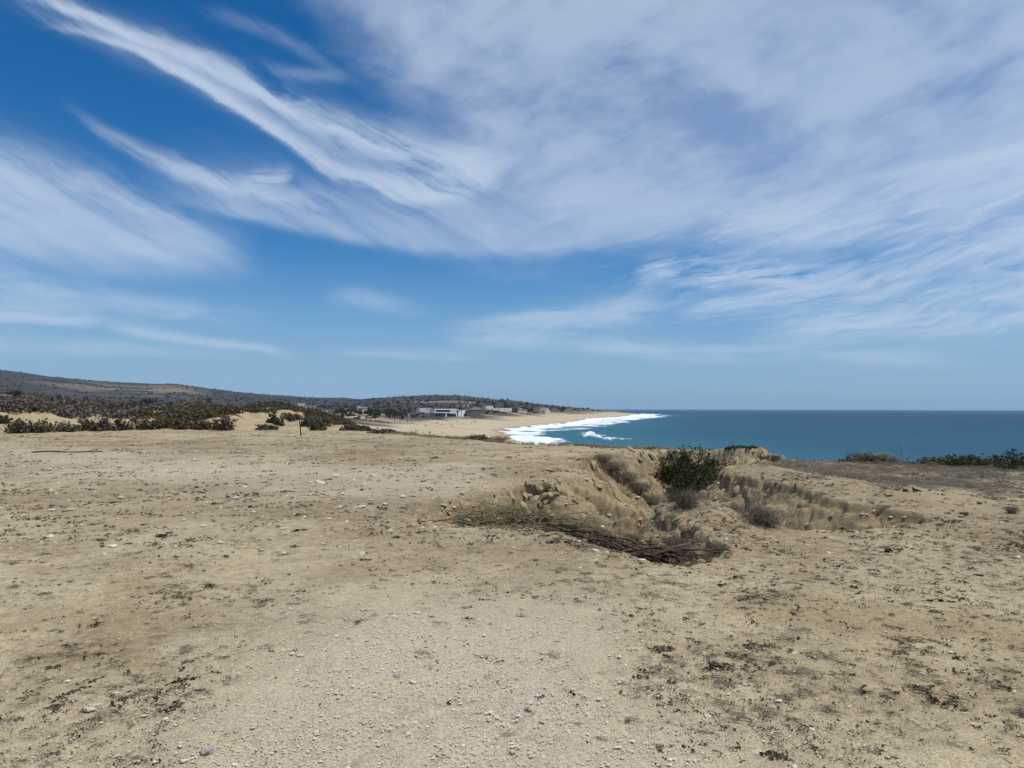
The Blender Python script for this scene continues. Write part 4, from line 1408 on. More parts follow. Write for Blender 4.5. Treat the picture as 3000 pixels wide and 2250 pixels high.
STONES = [stone_mesh(s, ax) for s, ax in enumerate([(1, .8, .6), (1, .7, .45), (1, .9, .75), (1, .6, .4), (1, .85, .35), (1, .75, .9)])]
STONES_G = [m_.copy() for m_ in STONES]
for a_ in STONES: a_.materials.append(M['stone'])
for a_ in STONES_G: a_.materials.append(M['stone_gray'])
STONE_LIST = [  # px, py (middle), width px, height px, mesh, grey?, label
    (612, 2197, 42, 46, 2, 1, 'angular grey brown stone standing up in the left foreground gravel'),
    (540, 2229, 26, 15, 3, 0, 'flat pale stone just left of the upright grey stone'),
    (262, 2078, 42, 18, 1, 0, 'white flat stone beside dry twigs, larger of a touching pair'),
    (284, 2066, 30, 14, 3, 0, 'white flake of stone behind the larger white flat stone'),
    (531, 2177, 18, 9, 3, 0, 'small sandy stone above the flat pale one'),
    (881, 1920, 22, 10, 3, 0, 'flat pale stone at the left border of the gravel track'),
    (687, 2240, 22, 14, 0, 0, 'pale stone at the bottom picture edge beside the upright grey stone'),
    (1165, 1978, 26, 28, 2, 1, 'grey rounded stone on the gravel track'),
    (1121, 1961, 17, 11, 0, 0, 'pale stone just left of the grey rounded one on the track'),
    (1224, 1795, 26, 13, 1, 0, 'white stone with a dark twig patch behind its right side'),
    (1221, 1921, 17, 13, 0, 1, 'grey stone right of the track centre'),
    (1325, 1909, 18, 10, 1, 0, 'pale stone beside dark litter right of the track'),
    (1555, 2057, 24, 20, 2, 0, 'white pointed stone above a dark twig patch'),
    (1321, 2048, 12, 12, 0, 0, 'small white stone on the right part of the track'),
    (1390, 2052, 17, 6, 3, 1, 'narrow flat stone right of the small white one'),
    (1475, 2124, 14, 10, 0, 0, 'pale stone left below the white pointed stone'),
    (2330, 1912, 20, 15, 4, 0, 'pale stone half sunk in the right-hand sand'),
    (2075, 2096, 25, 11, 4, 0, 'flat pale stone buried level with the sand'),
    (2217, 2202, 36, 18, 4, 0, 'largest flat pale stone at the bottom right'),
    (2380, 2134, 20, 10, 4, 0, 'flat buried stone above the largest flat pale one'),
    (2741, 2165, 14, 9, 0, 0, 'white stone beside black litter at the lower right'),
    (154, 1495, 27, 13, 2, 0, 'pale pointed stone in the left middle ground'),
    (208, 1494, 22, 9, 3, 0, 'flat stone right of the pale pointed stone'),
    (423, 1466, 15, 9, 0, 1, 'left of two small grey stones close together'),
    (445, 1465, 14, 9, 0, 1, 'right of two small grey stones close together'),
    (687, 1459, 30, 10, 1, 0, 'flat white stone alone on the brown ground'),
    (348, 1521, 20, 7, 3, 0, 'flat pale stone below a dark mat of dry plant'),
    (341, 1538, 12, 5, 3, 0, 'white chip of stone right of a round dark mat'),
    (563, 1649, 12, 9, 2, 0, 'single small white stone on bare sand at left'),
    (938, 1413, 40, 12, 1, 0, 'long low white boulder, largest of the middle distance'),
    (909, 1412, 18, 7, 3, 0, 'low stone touching the left end of the long white boulder'),
    (985, 1393, 27, 15, 2, 0, 'rounded white boulder behind the long low one'),
    (805, 1387, 16, 6, 3, 0, 'small stone far left of the rounded white boulder'),
    (1093, 1393, 25, 10, 1, 0, 'white boulder right of the rounded one'),
    (1052, 1485, 42, 10, 4, 0, 'flat slab of white stone on the sand'),
    (1084, 1464, 22, 9, 0, 0, 'broken pale stone behind the flat white slab'),
    (1182, 1454, 20, 13, 2, 0, 'white block of stone left of a tan clod'),
    (1208, 1451, 26, 11, 0, 1, 'tan clod right of the white block'),
    (1298, 1479, 30, 16, 5, 1, 'squarish grey stone at the left end of the gully'),
    (1329, 1485, 16, 8, 0, 0, 'cluster stone right of the squarish grey one'),
    (1215, 1510, 16, 5, 3, 0, 'sliver of white stone left of the green stems'),
    (1278, 1457, 14, 8, 0, 1, 'brown stone above the squarish grey one'),
    (1556, 1450, 13, 9, 2, 1, 'rounded stone on the bank above the green stems'),
    (1881, 1639, 28, 11, 1, 0, 'bright white stone on the lip of the near trench'),
    (2129, 1578, 15, 13, 2, 0, 'white stone lying on the slope of the sandy tongue'),
    (1869, 1456, 14, 8, 0, 0, 'white stone on the left gully wall beside dry brush'),
    (1718, 1402, 18, 7, 1, 0, 'white stone sitting on the upper left gully rim'),
    (1659, 1477, 10, 7, 0, 0, 'small white stone on the left bank below the hollows'),
    (1784, 1507, 14, 12, 0, 0, 'pale stone low on the left gully bank'),
    (2527, 1503, 12, 8, 2, 0, 'white stone on the right bank beside a dark burrow'),
    (2560, 1494, 12, 8, 2, 0, 'white stone right of the burrow stone'),
    (2651, 1511, 13, 9, 0, 0, 'white stone on the front rim of the right bank'),
    (2610, 1511, 16, 6, 4, 0, 'flat stone left of the front rim stone'),
    (2696, 1357, 12, 7, 0, 0, 'white stone on the cliff edge between two bushes'),
    (1690, 1583, 28, 16, 0, 0, 'crumbling pale stone lump on the lip above the dead wood'),
    (1745, 1612, 26, 14, 1, 0, 'pale chalky lump beside the dead wood'),
]
for i, (px, py, w, h, k, gflag, lab) in enumerate(STONE_LIST):
    p = P(px, py + h * .35)
    s = m_per_px(p)
    o = link('stone', (STONES_G if gflag else STONES)[k], label=lab, cat='stone', group='single stones lying on the ground')
    r0 = w * s * .5
    hz = max(h * s * .62, r0 * .3)
    axz = {0: .6, 1: .45, 2: .75, 3: .4, 4: .35, 5: .9}[k]
    o.scale = (r0, r0 * .95, hz * .62 / axz)
    o.location = (p[0], p[1], p[2] + hz * .35)
    o.rotation_euler = (random.uniform(-.12, .12), random.uniform(-.15, .15), random.uniform(-.5, .5))
# further loose stones that nothing tells apart
r_ = np.random.default_rng(55)
n_s = 0
while n_s < 70:
    if n_s < 30:
        yv = math.exp(r_.uniform(math.log(3.2), math.log(6.5))); xv = -.35 - .03 * yv + r_.normal() * .9
    else:
        yv = r_.uniform(11, 30); xv = r_.normal() * 3.2 + (16.5 - yv) / .45 * .35 - 2.5
    if abs(xv) > .68 * yv or poly_sd(np.array([xv]), np.array([yv]), GULLY)[0] > -.3: continue
    z0 = height(xv, yv)[0]
    r0 = (r_.gamma(2, .005) + .007) if n_s < 30 else r_.gamma(2, .011) + .012
    k = int(r_.integers(0, 5))
    o = link('stone', STONES[k], cat='stone', group='small loose stones' if n_s < 30 else 'loose stones of the stony stretch',
             label='thumb sized pale stone loose on the gravel track' if n_s < 30 else 'fist sized pale stone loose on the stony ground left of the gully')
    o.scale = (r0, r0 * .9, r0 * .9); o.location = (xv, yv, z0 + r0 * .2); o.rotation_euler = (r_.normal() * .2, r_.normal() * .2, r_.uniform(0, 6.28))
    n_s += 1

# ------------------------------------------------------------------ dried tufts, each lying by itself
TUFT = []
for s in range(6):
    r_ = np.random.default_rng(800 + s)
    a_ = Parts()
    for j in range(6):
        V, T = flakes(900 + s * 10 + j, 8, .30, .085, .20)
        V = V + np.array([r_.normal() * .42, r_.normal() * .28, 0]); a_.add(V, T)
    for j in range(4):
        V, T = runner(940 + s * 7 + j, 2, 6, .12, 1.0); a_.add(V + np.array([r_.normal() * .3, r_.normal() * .2, 0]), T)
    me = a_.mesh('tuft'); me.materials.append(M['litter']); TUFT.append(me)
SPRAY = []
for s in range(4):
    a_ = Parts()
    V, T = stalks(970 + s, 46, 1.5, .0085, .14); V = V * (1, .6, 1); a_.add(V, T)
    V, T = flakes(980 + s, 8, .5, .08, .15); a_.add(V, T)
    me = a_.mesh('spray'); me.materials.append(M['twig']); SPRAY.append(me)
TUFTS = [  # px, py, width, kind (t heap / s spray), label or None
    (136, 1743, 60, 't', 'dark brown crumbly heap of dead plant at the left edge'), (176, 1849, 24, 't', None), (267, 1838, 40, 't', None), (312, 1919, 34, 't', 'dark tuft at the foot of the rusty brown stain'),
    (120, 1897, 32, 't', None), (549, 1942, 54, 't', 'black elongated tuft left of the gravel track'), (380, 1976, 34, 't', None), (669, 1983, 26, 't', None), (646, 2014, 26, 't', None), (588, 2025, 44, 't', None),
    (348, 2050, 52, 's', 'spray of grey twigs right of the white flat stone'), (429, 2089, 48, 's', None), (296, 2093, 44, 's', 'dark twig spray touching the front of the white flat stone'), (90, 2138, 44, 't', None), (212, 2166, 38, 's', None),
    (402, 2222, 54, 's', 'spray of dark twigs left of the flat pale stone'), (628, 1842, 24, 't', None), (434, 1829, 30, 't', None), (384, 2127, 34, 's', None), (457, 2143, 40, 's', None),
    (1371, 1781, 56, 't', None), (1529, 1806, 44, 't', None), (1438, 1831, 34, 't', None), (1556, 1838, 38, 't', None), (1461, 1908, 40, 's', None), (1409, 1926, 50, 's', None),
    (1696, 1763, 60, 's', None), (1651, 1770, 54, 's', None), (1958, 1940, 70, 's', 'grey brown twig mat right of the picture centre'), (1845, 2111, 56, 't', 'black bushy tuft in the lower middle'), (1692, 2120, 54, 's', None),
    (1651, 2166, 60, 's', None), (1759, 2166, 56, 's', None), (1506, 2211, 54, 't', None), (1601, 2225, 80, 's', 'wide twig spray at the bottom picture edge'), (1940, 2188, 60, 't', None), (1488, 2152, 70, 's', None),
    (1407, 2093, 26, 't', None), (1877, 2016, 52, 's', None), (1556, 2084, 60, 't', 'dark litter patch below the white pointed stone'), (2063, 2145, 70, 's', 'thick grey twig mat left of the largest flat stone'), (2136, 2193, 60, 's', None),
    (2334, 1978, 54, 't', None), (2398, 1987, 44, 't', None), (2746, 1926, 44, 't', None), (2696, 1989, 60, 's', None), (2927, 2007, 80, 's', 'wide grey twig mat near the right border'), (2592, 2039, 52, 't', None),
    (2791, 2129, 54, 't', None), (2714, 2166, 46, 't', None), (2579, 2202, 70, 't', 'row of black litter clumps at the lower right'), (2628, 2220, 40, 't', None), (2741, 1790, 44, 't', None), (2615, 1799, 40, 't', None),
    (2145, 1808, 44, 't', None), (2289, 1874, 26, 't', None), (2438, 1910, 22, 't', None), (2384, 1732, 56, 't', None), (2940, 2220, 44, 't', None), (2380, 2240, 40, 's', None), (2172, 2238, 50, 's', None),
    (371, 1510, 56, 't', 'dark flat mat of dry plant, right of the two left mats'), (282, 1539, 50, 't', 'round dark mat of dry plant in the left middle ground'), (786, 1426, 38, 't', None), (951, 1612, 28, 't', None), (475, 1677, 36, 't', None),
    (262, 1713, 30, 't', None), (701, 1609, 26, 't', None), (511, 1494, 18, 't', None), (866, 1433, 26, 't', None), (2950, 1700, 40, 't', None), (2780, 1650, 50, 't', None), (2300, 1745, 44, 's', None), (1060, 1820, 40, 't', None),
]
ANCHORS = [(612, 2197, 'upright grey stone'), (268, 2075, 'white flat stone at lower left'), (1165, 1978, 'grey rounded stone on the track'), (1555, 2057, 'white pointed stone'),
           (2217, 2202, 'largest flat pale stone'), (2330, 1912, 'half sunk pale stone'), (1224, 1795, 'white stone behind the track'), (881, 1920, 'flat stone bordering the track'),
           (300, 1850, 'rusty brown stain'), (1881, 1639, 'bright white stone on the trench lip'), (1052, 1485, 'flat white stone slab'), (938, 1412, 'long low white boulder'),
           (2741, 2165, 'white stone at the lower right'), (2651, 1511, 'right bank front rim stone'), (154, 1495, 'pale pointed stone at left')]
APOS = [ground_at(a_[0], a_[1])[:2] for a_ in ANCHORS]
NTH = ['nearest', 'second nearest', 'third nearest', 'fourth nearest', 'fifth nearest', 'sixth nearest', 'seventh nearest', 'eighth nearest']
TLAB, rel = {}, {}
for i, (px, py, w, k, lab) in enumerate(TUFTS):
    if lab: continue
    g_ = ground_at(px, py)[:2]
    dd_ = [np.hypot(*(g_ - a_)) for a_ in APOS]
    j = int(np.argmin(dd_)); v_ = g_ - APOS[j]
    dr = ('right of' if v_[0] > 0 else 'left of') if abs(v_[0]) > abs(v_[1]) else ('behind' if v_[1] > 0 else 'in front of')
    rel.setdefault((j, dr, k), []).append((dd_[j], i))
for (j, dr, k), v_ in rel.items():
    for n_, (q_, i) in enumerate(sorted(v_)):
        TLAB[i] = '%s %s %s the %s' % (NTH[n_], 'dark dried leaf heap' if k == 't' else 'dried twig spray', dr, ANCHORS[j][2])
for i, (px, py, w, k, lab) in enumerate(TUFTS):
    p = P(px, py); s = m_per_px(p)
    rad = w * s * .48
    o = link('dry_tuft', (TUFT if k == 't' else SPRAY)[i % (6 if k == 't' else 4)],
             label=lab or TLAB[i],
             cat='dry plant', group='tufts of dried plant on the ground' if k == 't' else 'sprays of dried twigs on the ground')
    o.location = (p[0], p[1], p[2] + .003); o.scale = (rad, rad * 1.2, rad * .42); o.rotation_euler = (0, 0, random.uniform(-.6, .6))

# ------------------------------------------------------------------ cut green stems and dead wood by the gully
r_ = np.random.default_rng(31)
a_ = Parts()
for i in range(250):
    u = r_.beta(1.8, 1.6)
    cx = lerp(-.92, 1.15, u); cy = 10.42 - .12 * u + r_.normal() * .16 - max(0, cx - .7) * .9
    ang = r_.normal() * .85 + (pi if r_.random() < .5 else 0) - (.55 if cx > .75 else 0)
    l = r_.uniform(.22, .62); up = r_.uniform(.01, .20) * (1 - abs(u - .5) * .9)
    s_ = np.linspace(-.5, .5, 6)
    base = -.02 - .10 * u + r_.normal() * .015
    bend = r_.normal() * .8
    px_ = cx + np.cos(ang + bend * s_) * s_ * l * 1.5
    py_ = cy + np.sin(ang + bend * s_) * s_ * l * .8
    lift = r_.uniform(-.1, .15) + (.35 if r_.random() < .3 else 0)
    pz_ = base + up + lift * (s_ + .5) * l + r_.normal() * .01 + .05 * np.cos(s_ * 3)
    pz_ = np.maximum(pz_, np.minimum(height(px_, py_) + .01, .06))
    a_.tube(np.column_stack([px_, py_, pz_]), np.linspace(.0072, .0030, 6), 4, False)
o = link('cut_stems', a_.mesh('cut_stems'), M['reed'], label='heap of cut green stems drying on the left lip of the gully', cat='brush heap')
a_ = Parts()
for i in range(80):
    u = r_.uniform(0, 1)
    c0 = np.array([lerp(.75, 1.75, u), lerp(9.55, 8.15, u)]) + r_.normal(size=2) * .10
    ang = radians(-48) + r_.normal() * .5
    l = r_.uniform(.35, .95)
    s_ = np.linspace(-.5, .5, 7)
    px_ = c0[0] + cos(ang) * s_ * l + np.cumsum(r_.normal(size=7)) * .024
    py_ = c0[1] + sin(ang) * s_ * l + np.cumsum(r_.normal(size=7)) * .024
    ez = [max(min(height(px_[j_], py_[j_])[0] + .02, .03), -.26 + r_.uniform(0, .2)) for j_ in (0, -1)]
    pz_ = lerp(ez[0], ez[1], s_ + .5) + r_.uniform(0, .13) + .04 * np.cos(s_ * 3) + np.cumsum(r_.normal(size=7)) * .008
    w = .007 + .018 * r_.random() ** 2
    a_.tube(np.column_stack([px_, py_, pz_]), w * np.array([.8, 1, 1, .95, .85, .7, .35]), 7)
for i in range(150):
    c0 = np.array([lerp(1.0, 2.2, r_.random()), lerp(9.2, 8.2, r_.random())]) + r_.normal(size=2) * .1
    ang = r_.uniform(0, 2 * pi); l = r_.uniform(.15, .4); s_ = np.linspace(0, 1, 5)
    bend = r_.normal() * 1.4
    px_ = c0[0] + np.cos(ang + bend * s_) * s_ * l; py_ = c0[1] + np.sin(ang + bend * s_) * s_ * l
    z0_ = max(min(height(px_[0], py_[0])[0], .0), -.30) + .03 + r_.uniform(0, .14)
    pz_ = z0_ + .10 * np.sin(s_ * pi) * r_.random() + np.cumsum(r_.normal(size=5)) * .012
    a_.tube(np.column_stack([px_, py_, pz_]), np.linspace(.009, .003, 5), 4, False)
link('dead_wood', a_.mesh('dead_wood', True), M['wood'], label='jumble of dead brown roots and branches in the near trench', cat='dead wood')

# the rusty post and the long stick on the left
p = P(882, 1279)
a_ = Parts()
hh = 62 / FPX * p[1]
a_.tube([(0, 0, -.1), (-.03 * hh, 0, hh * .35), (-.075 * hh, 0, hh * .7), (-.115 * hh, .02, hh)], [.036, .034, .032, .030], 8)
o = link('post', a_.mesh('post', True), M['rust'], label='thin leaning rusty post standing on the clearing before the dune', cat='post', loc=tuple(p))
p0, p1 = P(96, 1329.5), P(302, 1327.5)
a_ = Parts()
u = np.linspace(0, 1, 12)
pp = p0[None] * (1 - u)[:, None] + p1[None] * u[:, None]
pp[:, 2] = height(pp[:, 0], pp[:, 1]) + .03 + .015 * np.sin(u * 9)
pp[:, 1] += .05 * np.sin(u * 5)
a_.tube(pp, np.linspace(.026, .018, 12), 6)
link('pole', a_.mesh('pole', True), M['stem_dark'], label='long dark pole lying on the clearing at far left', cat='pole')

# ------------------------------------------------------------------ grey thicket behind the row of bushes, far scrub
def cheap_shrub(seed, n=70, leaf=.20):
    r = np.random.default_rng(seed)
    k = rand_unit(n, r); k[:, 2] = np.abs(k[:, 2]); c = k * (r.uniform(.2, 1, n) ** .5)[:, None] * (.9, .9, .95)
    V, T = leaves(c, leaf, r, flat=.2, aspect=2.2)
    tw_v, tw_t = [], []
    for i in range(26):
        a = r.uniform(0, 6.28); e = r.uniform(.2, 1.0); h = r.uniform(.7, 1.15)
        b = len(tw_v); w = .016
        tw_v += [(cos(a) * e * .3 - sin(a) * w, sin(a) * e * .3 + cos(a) * w, .2), (cos(a) * e * .3 + sin(a) * w, sin(a) * e * .3 - cos(a) * w, .2), (cos(a) * e, sin(a) * e, h)]
        tw_t.append((b, b + 1, b + 2))
    return np.concatenate([V, np.array(tw_v)]), np.concatenate([T, np.array(tw_t) + len(V)])


CS = [cheap_shrub(s) for s in range(8)]
r_ = np.random.default_rng(61)
n = 3600
t_ = r_.uniform(-.80, -.33, n); y = np.exp(r_.uniform(np.log(48), np.log(150), n)); x = t_ * y
lim = interp(t_, [-.8, -.687, -.6, -.5, -.46, -.42, -.33], [51.5, 52.5, 54, 56.5, 60, 72, 90])
k = (y > lim) & (r_.random(n) < np.where(t_ > -.47, .5, 1))
x, y = x[k], y[k]
V, T = scatter(CS, np.column_stack([x, y, height(x, y) - .08]), r_.uniform(.6, 1.15, len(x)) * np.clip(y / 80, .75, 1.4), r_.uniform(0, 6.28, len(x)), r_, squash=r_.uniform(.7, 1.0, len(x)))
stuff('thicket', M['leaf_gray'], V, T, 'dense grey leafless thicket covering the rise behind the bushes', 'scrub')


n = 2600
t_ = r_.uniform(-.47, -.145, n); y = r_.uniform(52, 80, n); x = t_ * y
lim = interp(t_, [-.5, -.4, -.3, -.2, -.15], [52, 54, 56, 58, 61])
bare = (t_ > -.385) & (t_ < -.30) & (y < 63)
k = (y > lim) & (r_.random(n) < np.clip(.20 + 2.4 * fbm(x, y, 5, 4, 87), 0, 1)) & (~bare | (r_.random(n) < .06))
x, y = x[k], y[k]
V, T = scatter(CS, np.column_stack([x, y, height(x, y) - .06]), r_.uniform(.3, .75, len(x)), r_.uniform(0, 6.28, len(x)), r_, squash=r_.uniform(.45, .9, len(x)))
stuff('dune_scrub', M['leaf_olive'], V, T, 'low olive brown scrub matting the sandy dunes', 'scrub')


def blob(seed):
    r = np.random.default_rng(seed)
    k = rand_unit(26, r); k[:, 2] = np.abs(k[:, 2])
    V, T = leaves(k * (.75, .75, .7) * r.uniform(.4, 1, (26, 1)), .62, r, flat=.3, aspect=1.4)
    return V, T


BL = [blob(s) for s in range(8)]
n = 12000
t_ = r_.uniform(-.80, .15, n); y = np.exp(r_.uniform(np.log(95), np.log(3350), n)); x = t_ * y
s_ = line_sd(x, y, SHORE)
dn_ = fbm(x, y, 60, 3, 83)
k = (s_ > 95) & (r_.random(n) < np.clip(.5 + dn_ * 2.2, .06, 1)) & ~((t_ > -.42) & (t_ < -.17) & (y < 620) & (dn_ < .12))
x, y = x[k], y[k]
sc = np.clip(.55 + y * .0016, .7, 3.4) * r_.uniform(.6, 1.4, len(x))
V, T = scatter(BL, np.column_stack([x, y, height(x, y)]), sc, r_.uniform(0, 6.28, len(x)), r_)
stuff('hillside_scrub', M['scrub_far'], V, T, 'dark desert scrub dotted over the far plain and hills', 'scrub')
# low beach plants
n = 900
x = r_.uniform(-130, -8, n); y = r_.uniform(150, 640, n)
s_ = line_sd(x, y, SHORE)
k = (s_ > 38) & (r_.random(n) < np.clip(fbm(x, y * .5, 22, 3, 85) * 3.2, 0, 1))
x, y = x[k], y[k]
V, T = scatter(BL, np.column_stack([x, y, height(x, y) - .05]), r_.uniform(.35, 1.1, len(x)), r_.uniform(0, 6.28, len(x)), r_, squash=np.full(len(x), .6))
stuff('beach_plants', M['leaf_gray'], V, T, 'low grey plants scattered on the back of the beach', 'scrub')

# ------------------------------------------------------------------ buildings
def place(px, d, py=None):
    q = px_dir(px, 1197); k = d / q[1]
    x = q[0] * k
    z = height(x, d)[0]
    zb = CAM_H + (1197 - py) / FPX * d if py is not None else z
    return x, d, zb, z


def boxpart(name, mat, parent, *dims):
    a = Parts(); a.box(*dims)
    return link(name, a.mesh(name), mat, parent)


def house(name, label, px0, px1, pyt, pyb, d, depth=8.0, mat='white', wins=(), roof=None, blocks=(), cat='house', rz=0.5):
    """wins and blocks are given in parts of the width and height of the front: (u0, u1, v0, v1)"""
    x, y, zb, zg = place((px0 + px1) / 2, d, pyb)
    w = (px1 - px0) / FPX * d; h = (pyb - pyt) / FPX * d
    o = empty(name, (x, y, zb), rz, label, cat, 'houses across the bay')
    low = min(0, zg - zb) - 1.0
    boxpart('wall', M[mat], o, -w / 2, w / 2, 0, depth, low, h)
    if roof == 'slab':
        boxpart('roof', M[mat], o, -w / 2 - .25, w / 2 + .25, -.35, depth + .25, h + .004, h + .28)
    elif roof == 'tile':
        a = Parts(); e = .6; rh = h * .42
        a.add([(-w / 2 - e, -e, h), (w / 2 + e, -e, h), (w / 2 + e, depth + e, h), (-w / 2 - e, depth + e, h), (-w / 2 + depth * .45, depth / 2, h + rh), (w / 2 - depth * .45, depth / 2, h + rh)],
              [(0, 4, 3), (1, 2, 5)], [(0, 1, 5, 4), (2, 3, 4, 5), (3, 2, 1, 0)])
        link('roof', a.mesh('roof'), M['tile'], o)
    elif roof == 'thatch':
        a = Parts(); rh = h * .9
        a.add([(-w / 2 - 1, -1, h * .8), (w / 2 + 1, -1, h * .8), (w / 2 + 1, depth + 1, h * .8), (-w / 2 - 1, depth + 1, h * .8), (-w * .15, depth / 2, h + rh), (w * .15, depth / 2, h + rh)],
              [(0, 4, 3), (1, 2, 5)], [(0, 1, 5, 4), (2, 3, 4, 5), (3, 2, 1, 0)])
        link('roof', a.mesh('roof'), M['thatch'], o)
    for (u0, u1, v0, v1) in wins:
        boxpart('window', M['glass'], o, -w / 2 + u0 * w, -w / 2 + u1 * w, -.06, .1, v0 * h, v1 * h)
    for (u0, u1, v0, v1, y0, y1, mt) in blocks:
        boxpart('upper_room' if v0 >= .95 else 'wing', M[mt], o, -w / 2 + u0 * w, -w / 2 + u1 * w, y0, y1, v0 * h + .004, v1 * h)
    return o


# the modern beach house, built room by room
D_H = 675.0
x, y, zb, zg = place(1318, D_H, 1220.5)
U = 400.0 / 2212 / FPX * D_H               # metres per unit of the enlarged view
bh = empty('beach_house', (x, y, zb), .5, 'white modern two storey house with dark glass fronts on the beach', 'house')
X = lambda u: (u - (1318 - 1150) / .18083) * U
Z = lambda v: (390 - v) * U
for nm, mt, u0, u1, v0, v1, y0, y1 in [
    ('floor_slab', 'white', 656, 1046, 322, 331, -.8, 12), ('roof', 'white', 656, 1052, 265, 280, -.9, 12),
    ('wall', 'white', 660, 690, 280, 322, 0, 11.5), ('wall', 'white', 690, 936, 316, 322, 0, .4), ('wall', 'white', 935, 1046, 280, 346, 0, 11.5),
    ('wall', 'white', 845, 878, 331, 390, 0, 11), ('wall', 'concrete', 660, 672, 331, 390, 0, 11), ('wall', 'concrete', 760, 768, 331, 390, .1, 1),
    ('wall', 'white', 1046, 1062, 322, 390, .5, 10), ('wall', 'white', 1084, 1128, 292, 390, .3, 10), ('wall', 'white', 1140, 1174, 290, 390, .1, 10), ('wall', 'white', 1174, 1200, 290, 340, .1, 10),
    ('back_wall', 'concrete', 672, 1046, 331, 390, 6, 6.3), ('back_wall', 'concrete', 690, 935, 280, 316, 5, 5.3),
    ('terrace', 'concrete', 655, 1275, 390.5, 436, -3, 13),
]:
    boxpart(nm, M[mt], bh, X(u0), X(u1), y0, y1, Z(v1), Z(v0))
for u0, u1, v0, v1, yy0 in [(690, 760, 282, 315, .5), (762, 880, 282, 315, .6), (882, 934, 282, 315, .5), (674, 759, 338, 389, 1.0), (770, 844, 326, 389, -.5), (880, 960, 345, 389, 1.2), (962, 1040, 347, 389, 1.2),
                            (1052, 1084, 295, 322, .9), (1062, 1082, 322, 388, 1.2), (1129, 1139, 294, 388, .8), (1202, 1240, 297, 330, .6), (1176, 1240, 345, 388, .5)]:
    boxpart('window', M['glass'], bh, X(u0), X(u1), yy0, yy0 + .12, Z(v1), Z(v0))
boxpart('roof', M['white'], bh, X(1046), X(1246), .0, 10.2, Z(290), Z(285))

house('house', 'long low white house behind the modern beach house', 1227, 1265, 1195.5, 1202, 780, 8, 'muted', [(.9, .98, .0, .75), (.62, .72, .3, .8)])
house('hut', 'small grey hut on the sand left of the modern beach house', 1216, 1232, 1211, 1218.5, 640, 4, 'concrete', [(.2, .8, .05, .8)], 'slab', cat='hut')
house('house', 'large white compound with a raised left block on the slope', 1419, 1505, 1195, 1203.5, 1000, 14, 'muted', [(.06, .10, .2, .6), (.2, .24, .2, .6), (.5, .53, .3, .7), (.7, .73, .3, .7)], None, [(.02, .30, 1.0, 1.75, 1, 10, 'muted')])
house('house', 'white flat roofed house high on the slope above the beach house', 1341, 1375, 1185.5, 1189.5, 1150, 9, 'muted', [(.1, .25, .1, .8), (.4, .55, .1, .8), (.7, .85, .1, .8)], 'slab')
house('house', 'brown thatched house between the beach house and the white compound', 1383, 1414, 1199, 1206, 900, 9, 'brownwall', [(.15, .35, .0, .7), (.6, .8, .0, .7)], 'thatch')
house('house', 'pale two storey house right of the white compound', 1516, 1544, 1199, 1204.5, 1050, 8, 'muted', [(.1, .25, .2, .8), (.45, .6, .2, .8), (.75, .9, .2, .8)], 'slab', [(.1, .55, 1.0, 1.9, 1, 7, 'concrete')])
house('house', 'white house with a pointed middle near the headland', 1595, 1614, 1200.5, 1205.5, 1200, 8, 'muted', [(.15, .3, .2, .7), (.7, .85, .2, .7)], None, [(.42, .62, 1.0, 2.0, 1, 5, 'muted')])
house('house', 'brown flat roofed house above the white pointed house', 1616, 1638, 1191, 1196.5, 1300, 10, 'brownwall', [(.15, .4, .2, .8), (.55, .85, .2, .8)], 'slab')
house('house', 'low brown house left of the brown flat roofed house', 1581, 1600, 1192.5, 1196.5, 1280, 10, 'cream', [(.2, .4, .2, .8)], 'slab')
house('water_tank', 'left of twin white tank boxes on the sandy knoll', 873, 883.4, 1182.5, 1190.5, 700, 3.2, 'muted', cat='tank')
house('water_tank', 'right of twin white tank boxes on the sandy knoll', 884.3, 894.5, 1182.5, 1190.5, 700, 3.2, 'muted', cat='tank')
house('house', 'white two storey house right below the twin tanks', 896, 926, 1190.5, 1202, 640, 9, 'muted', [(.1, .3, .1, .45), (.45, .65, .1, .45), (.15, .3, .6, .85)], 'slab')
house('house', 'white house half hidden by trees in the village middle', 942, 961, 1204, 1213, 600, 7, 'muted', [(.2, .4, .3, .7), (.6, .8, .3, .7)])
house('house', 'front left white villa with a stepped roof in the village', 957, 972, 1212, 1221.5, 560, 7, 'muted', [(.3, .55, .2, .7)], None, [(.5, .9, 1.0, 1.3, 1, 5, 'muted')])
house('house', 'front white villa right of the stepped roof one', 973, 988, 1213, 1221.5, 555, 7, 'muted', [(.2, .4, .2, .7), (.6, .8, .2, .7)])
house('house', 'cream house standing above the front villas', 1008, 1023, 1200, 1208, 700, 8, 'cream', [(.2, .45, .3, .8)], 'slab')
house('house', 'white shell of a house with open arches on the ridge', 1049, 1077, 1193, 1200, 800, 8, 'muted', [(.12, .26, .05, .75), (.36, .50, .05, .75), (.60, .74, .05, .75), (.82, .94, .05, .75)], None, [(.0, .3, 1.0, 1.4, 1, 6, 'muted')])
house('house', 'small white house among the palms left of the hut', 1104, 1116, 1208, 1216, 650, 6, 'muted', [(.3, .6, .1, .6)])
house('house', 'white cottage right of the small palm house', 1118, 1130, 1209, 1215, 660, 6, 'muted', [(.3, .6, .1, .6)])
house('house', 'cream house with columns beside the big palm clump', 1186, 1201, 1211, 1226, 560, 7, 'cream', [(.15, .4, .05, .4), (.6, .85, .05, .4), (.2, .45, .6, .9)], 'slab')
house('house', 'low cream house between the palms and the villas', 1142, 1156, 1212, 1222, 600, 7, 'cream', [(.3, .6, .1, .6)])
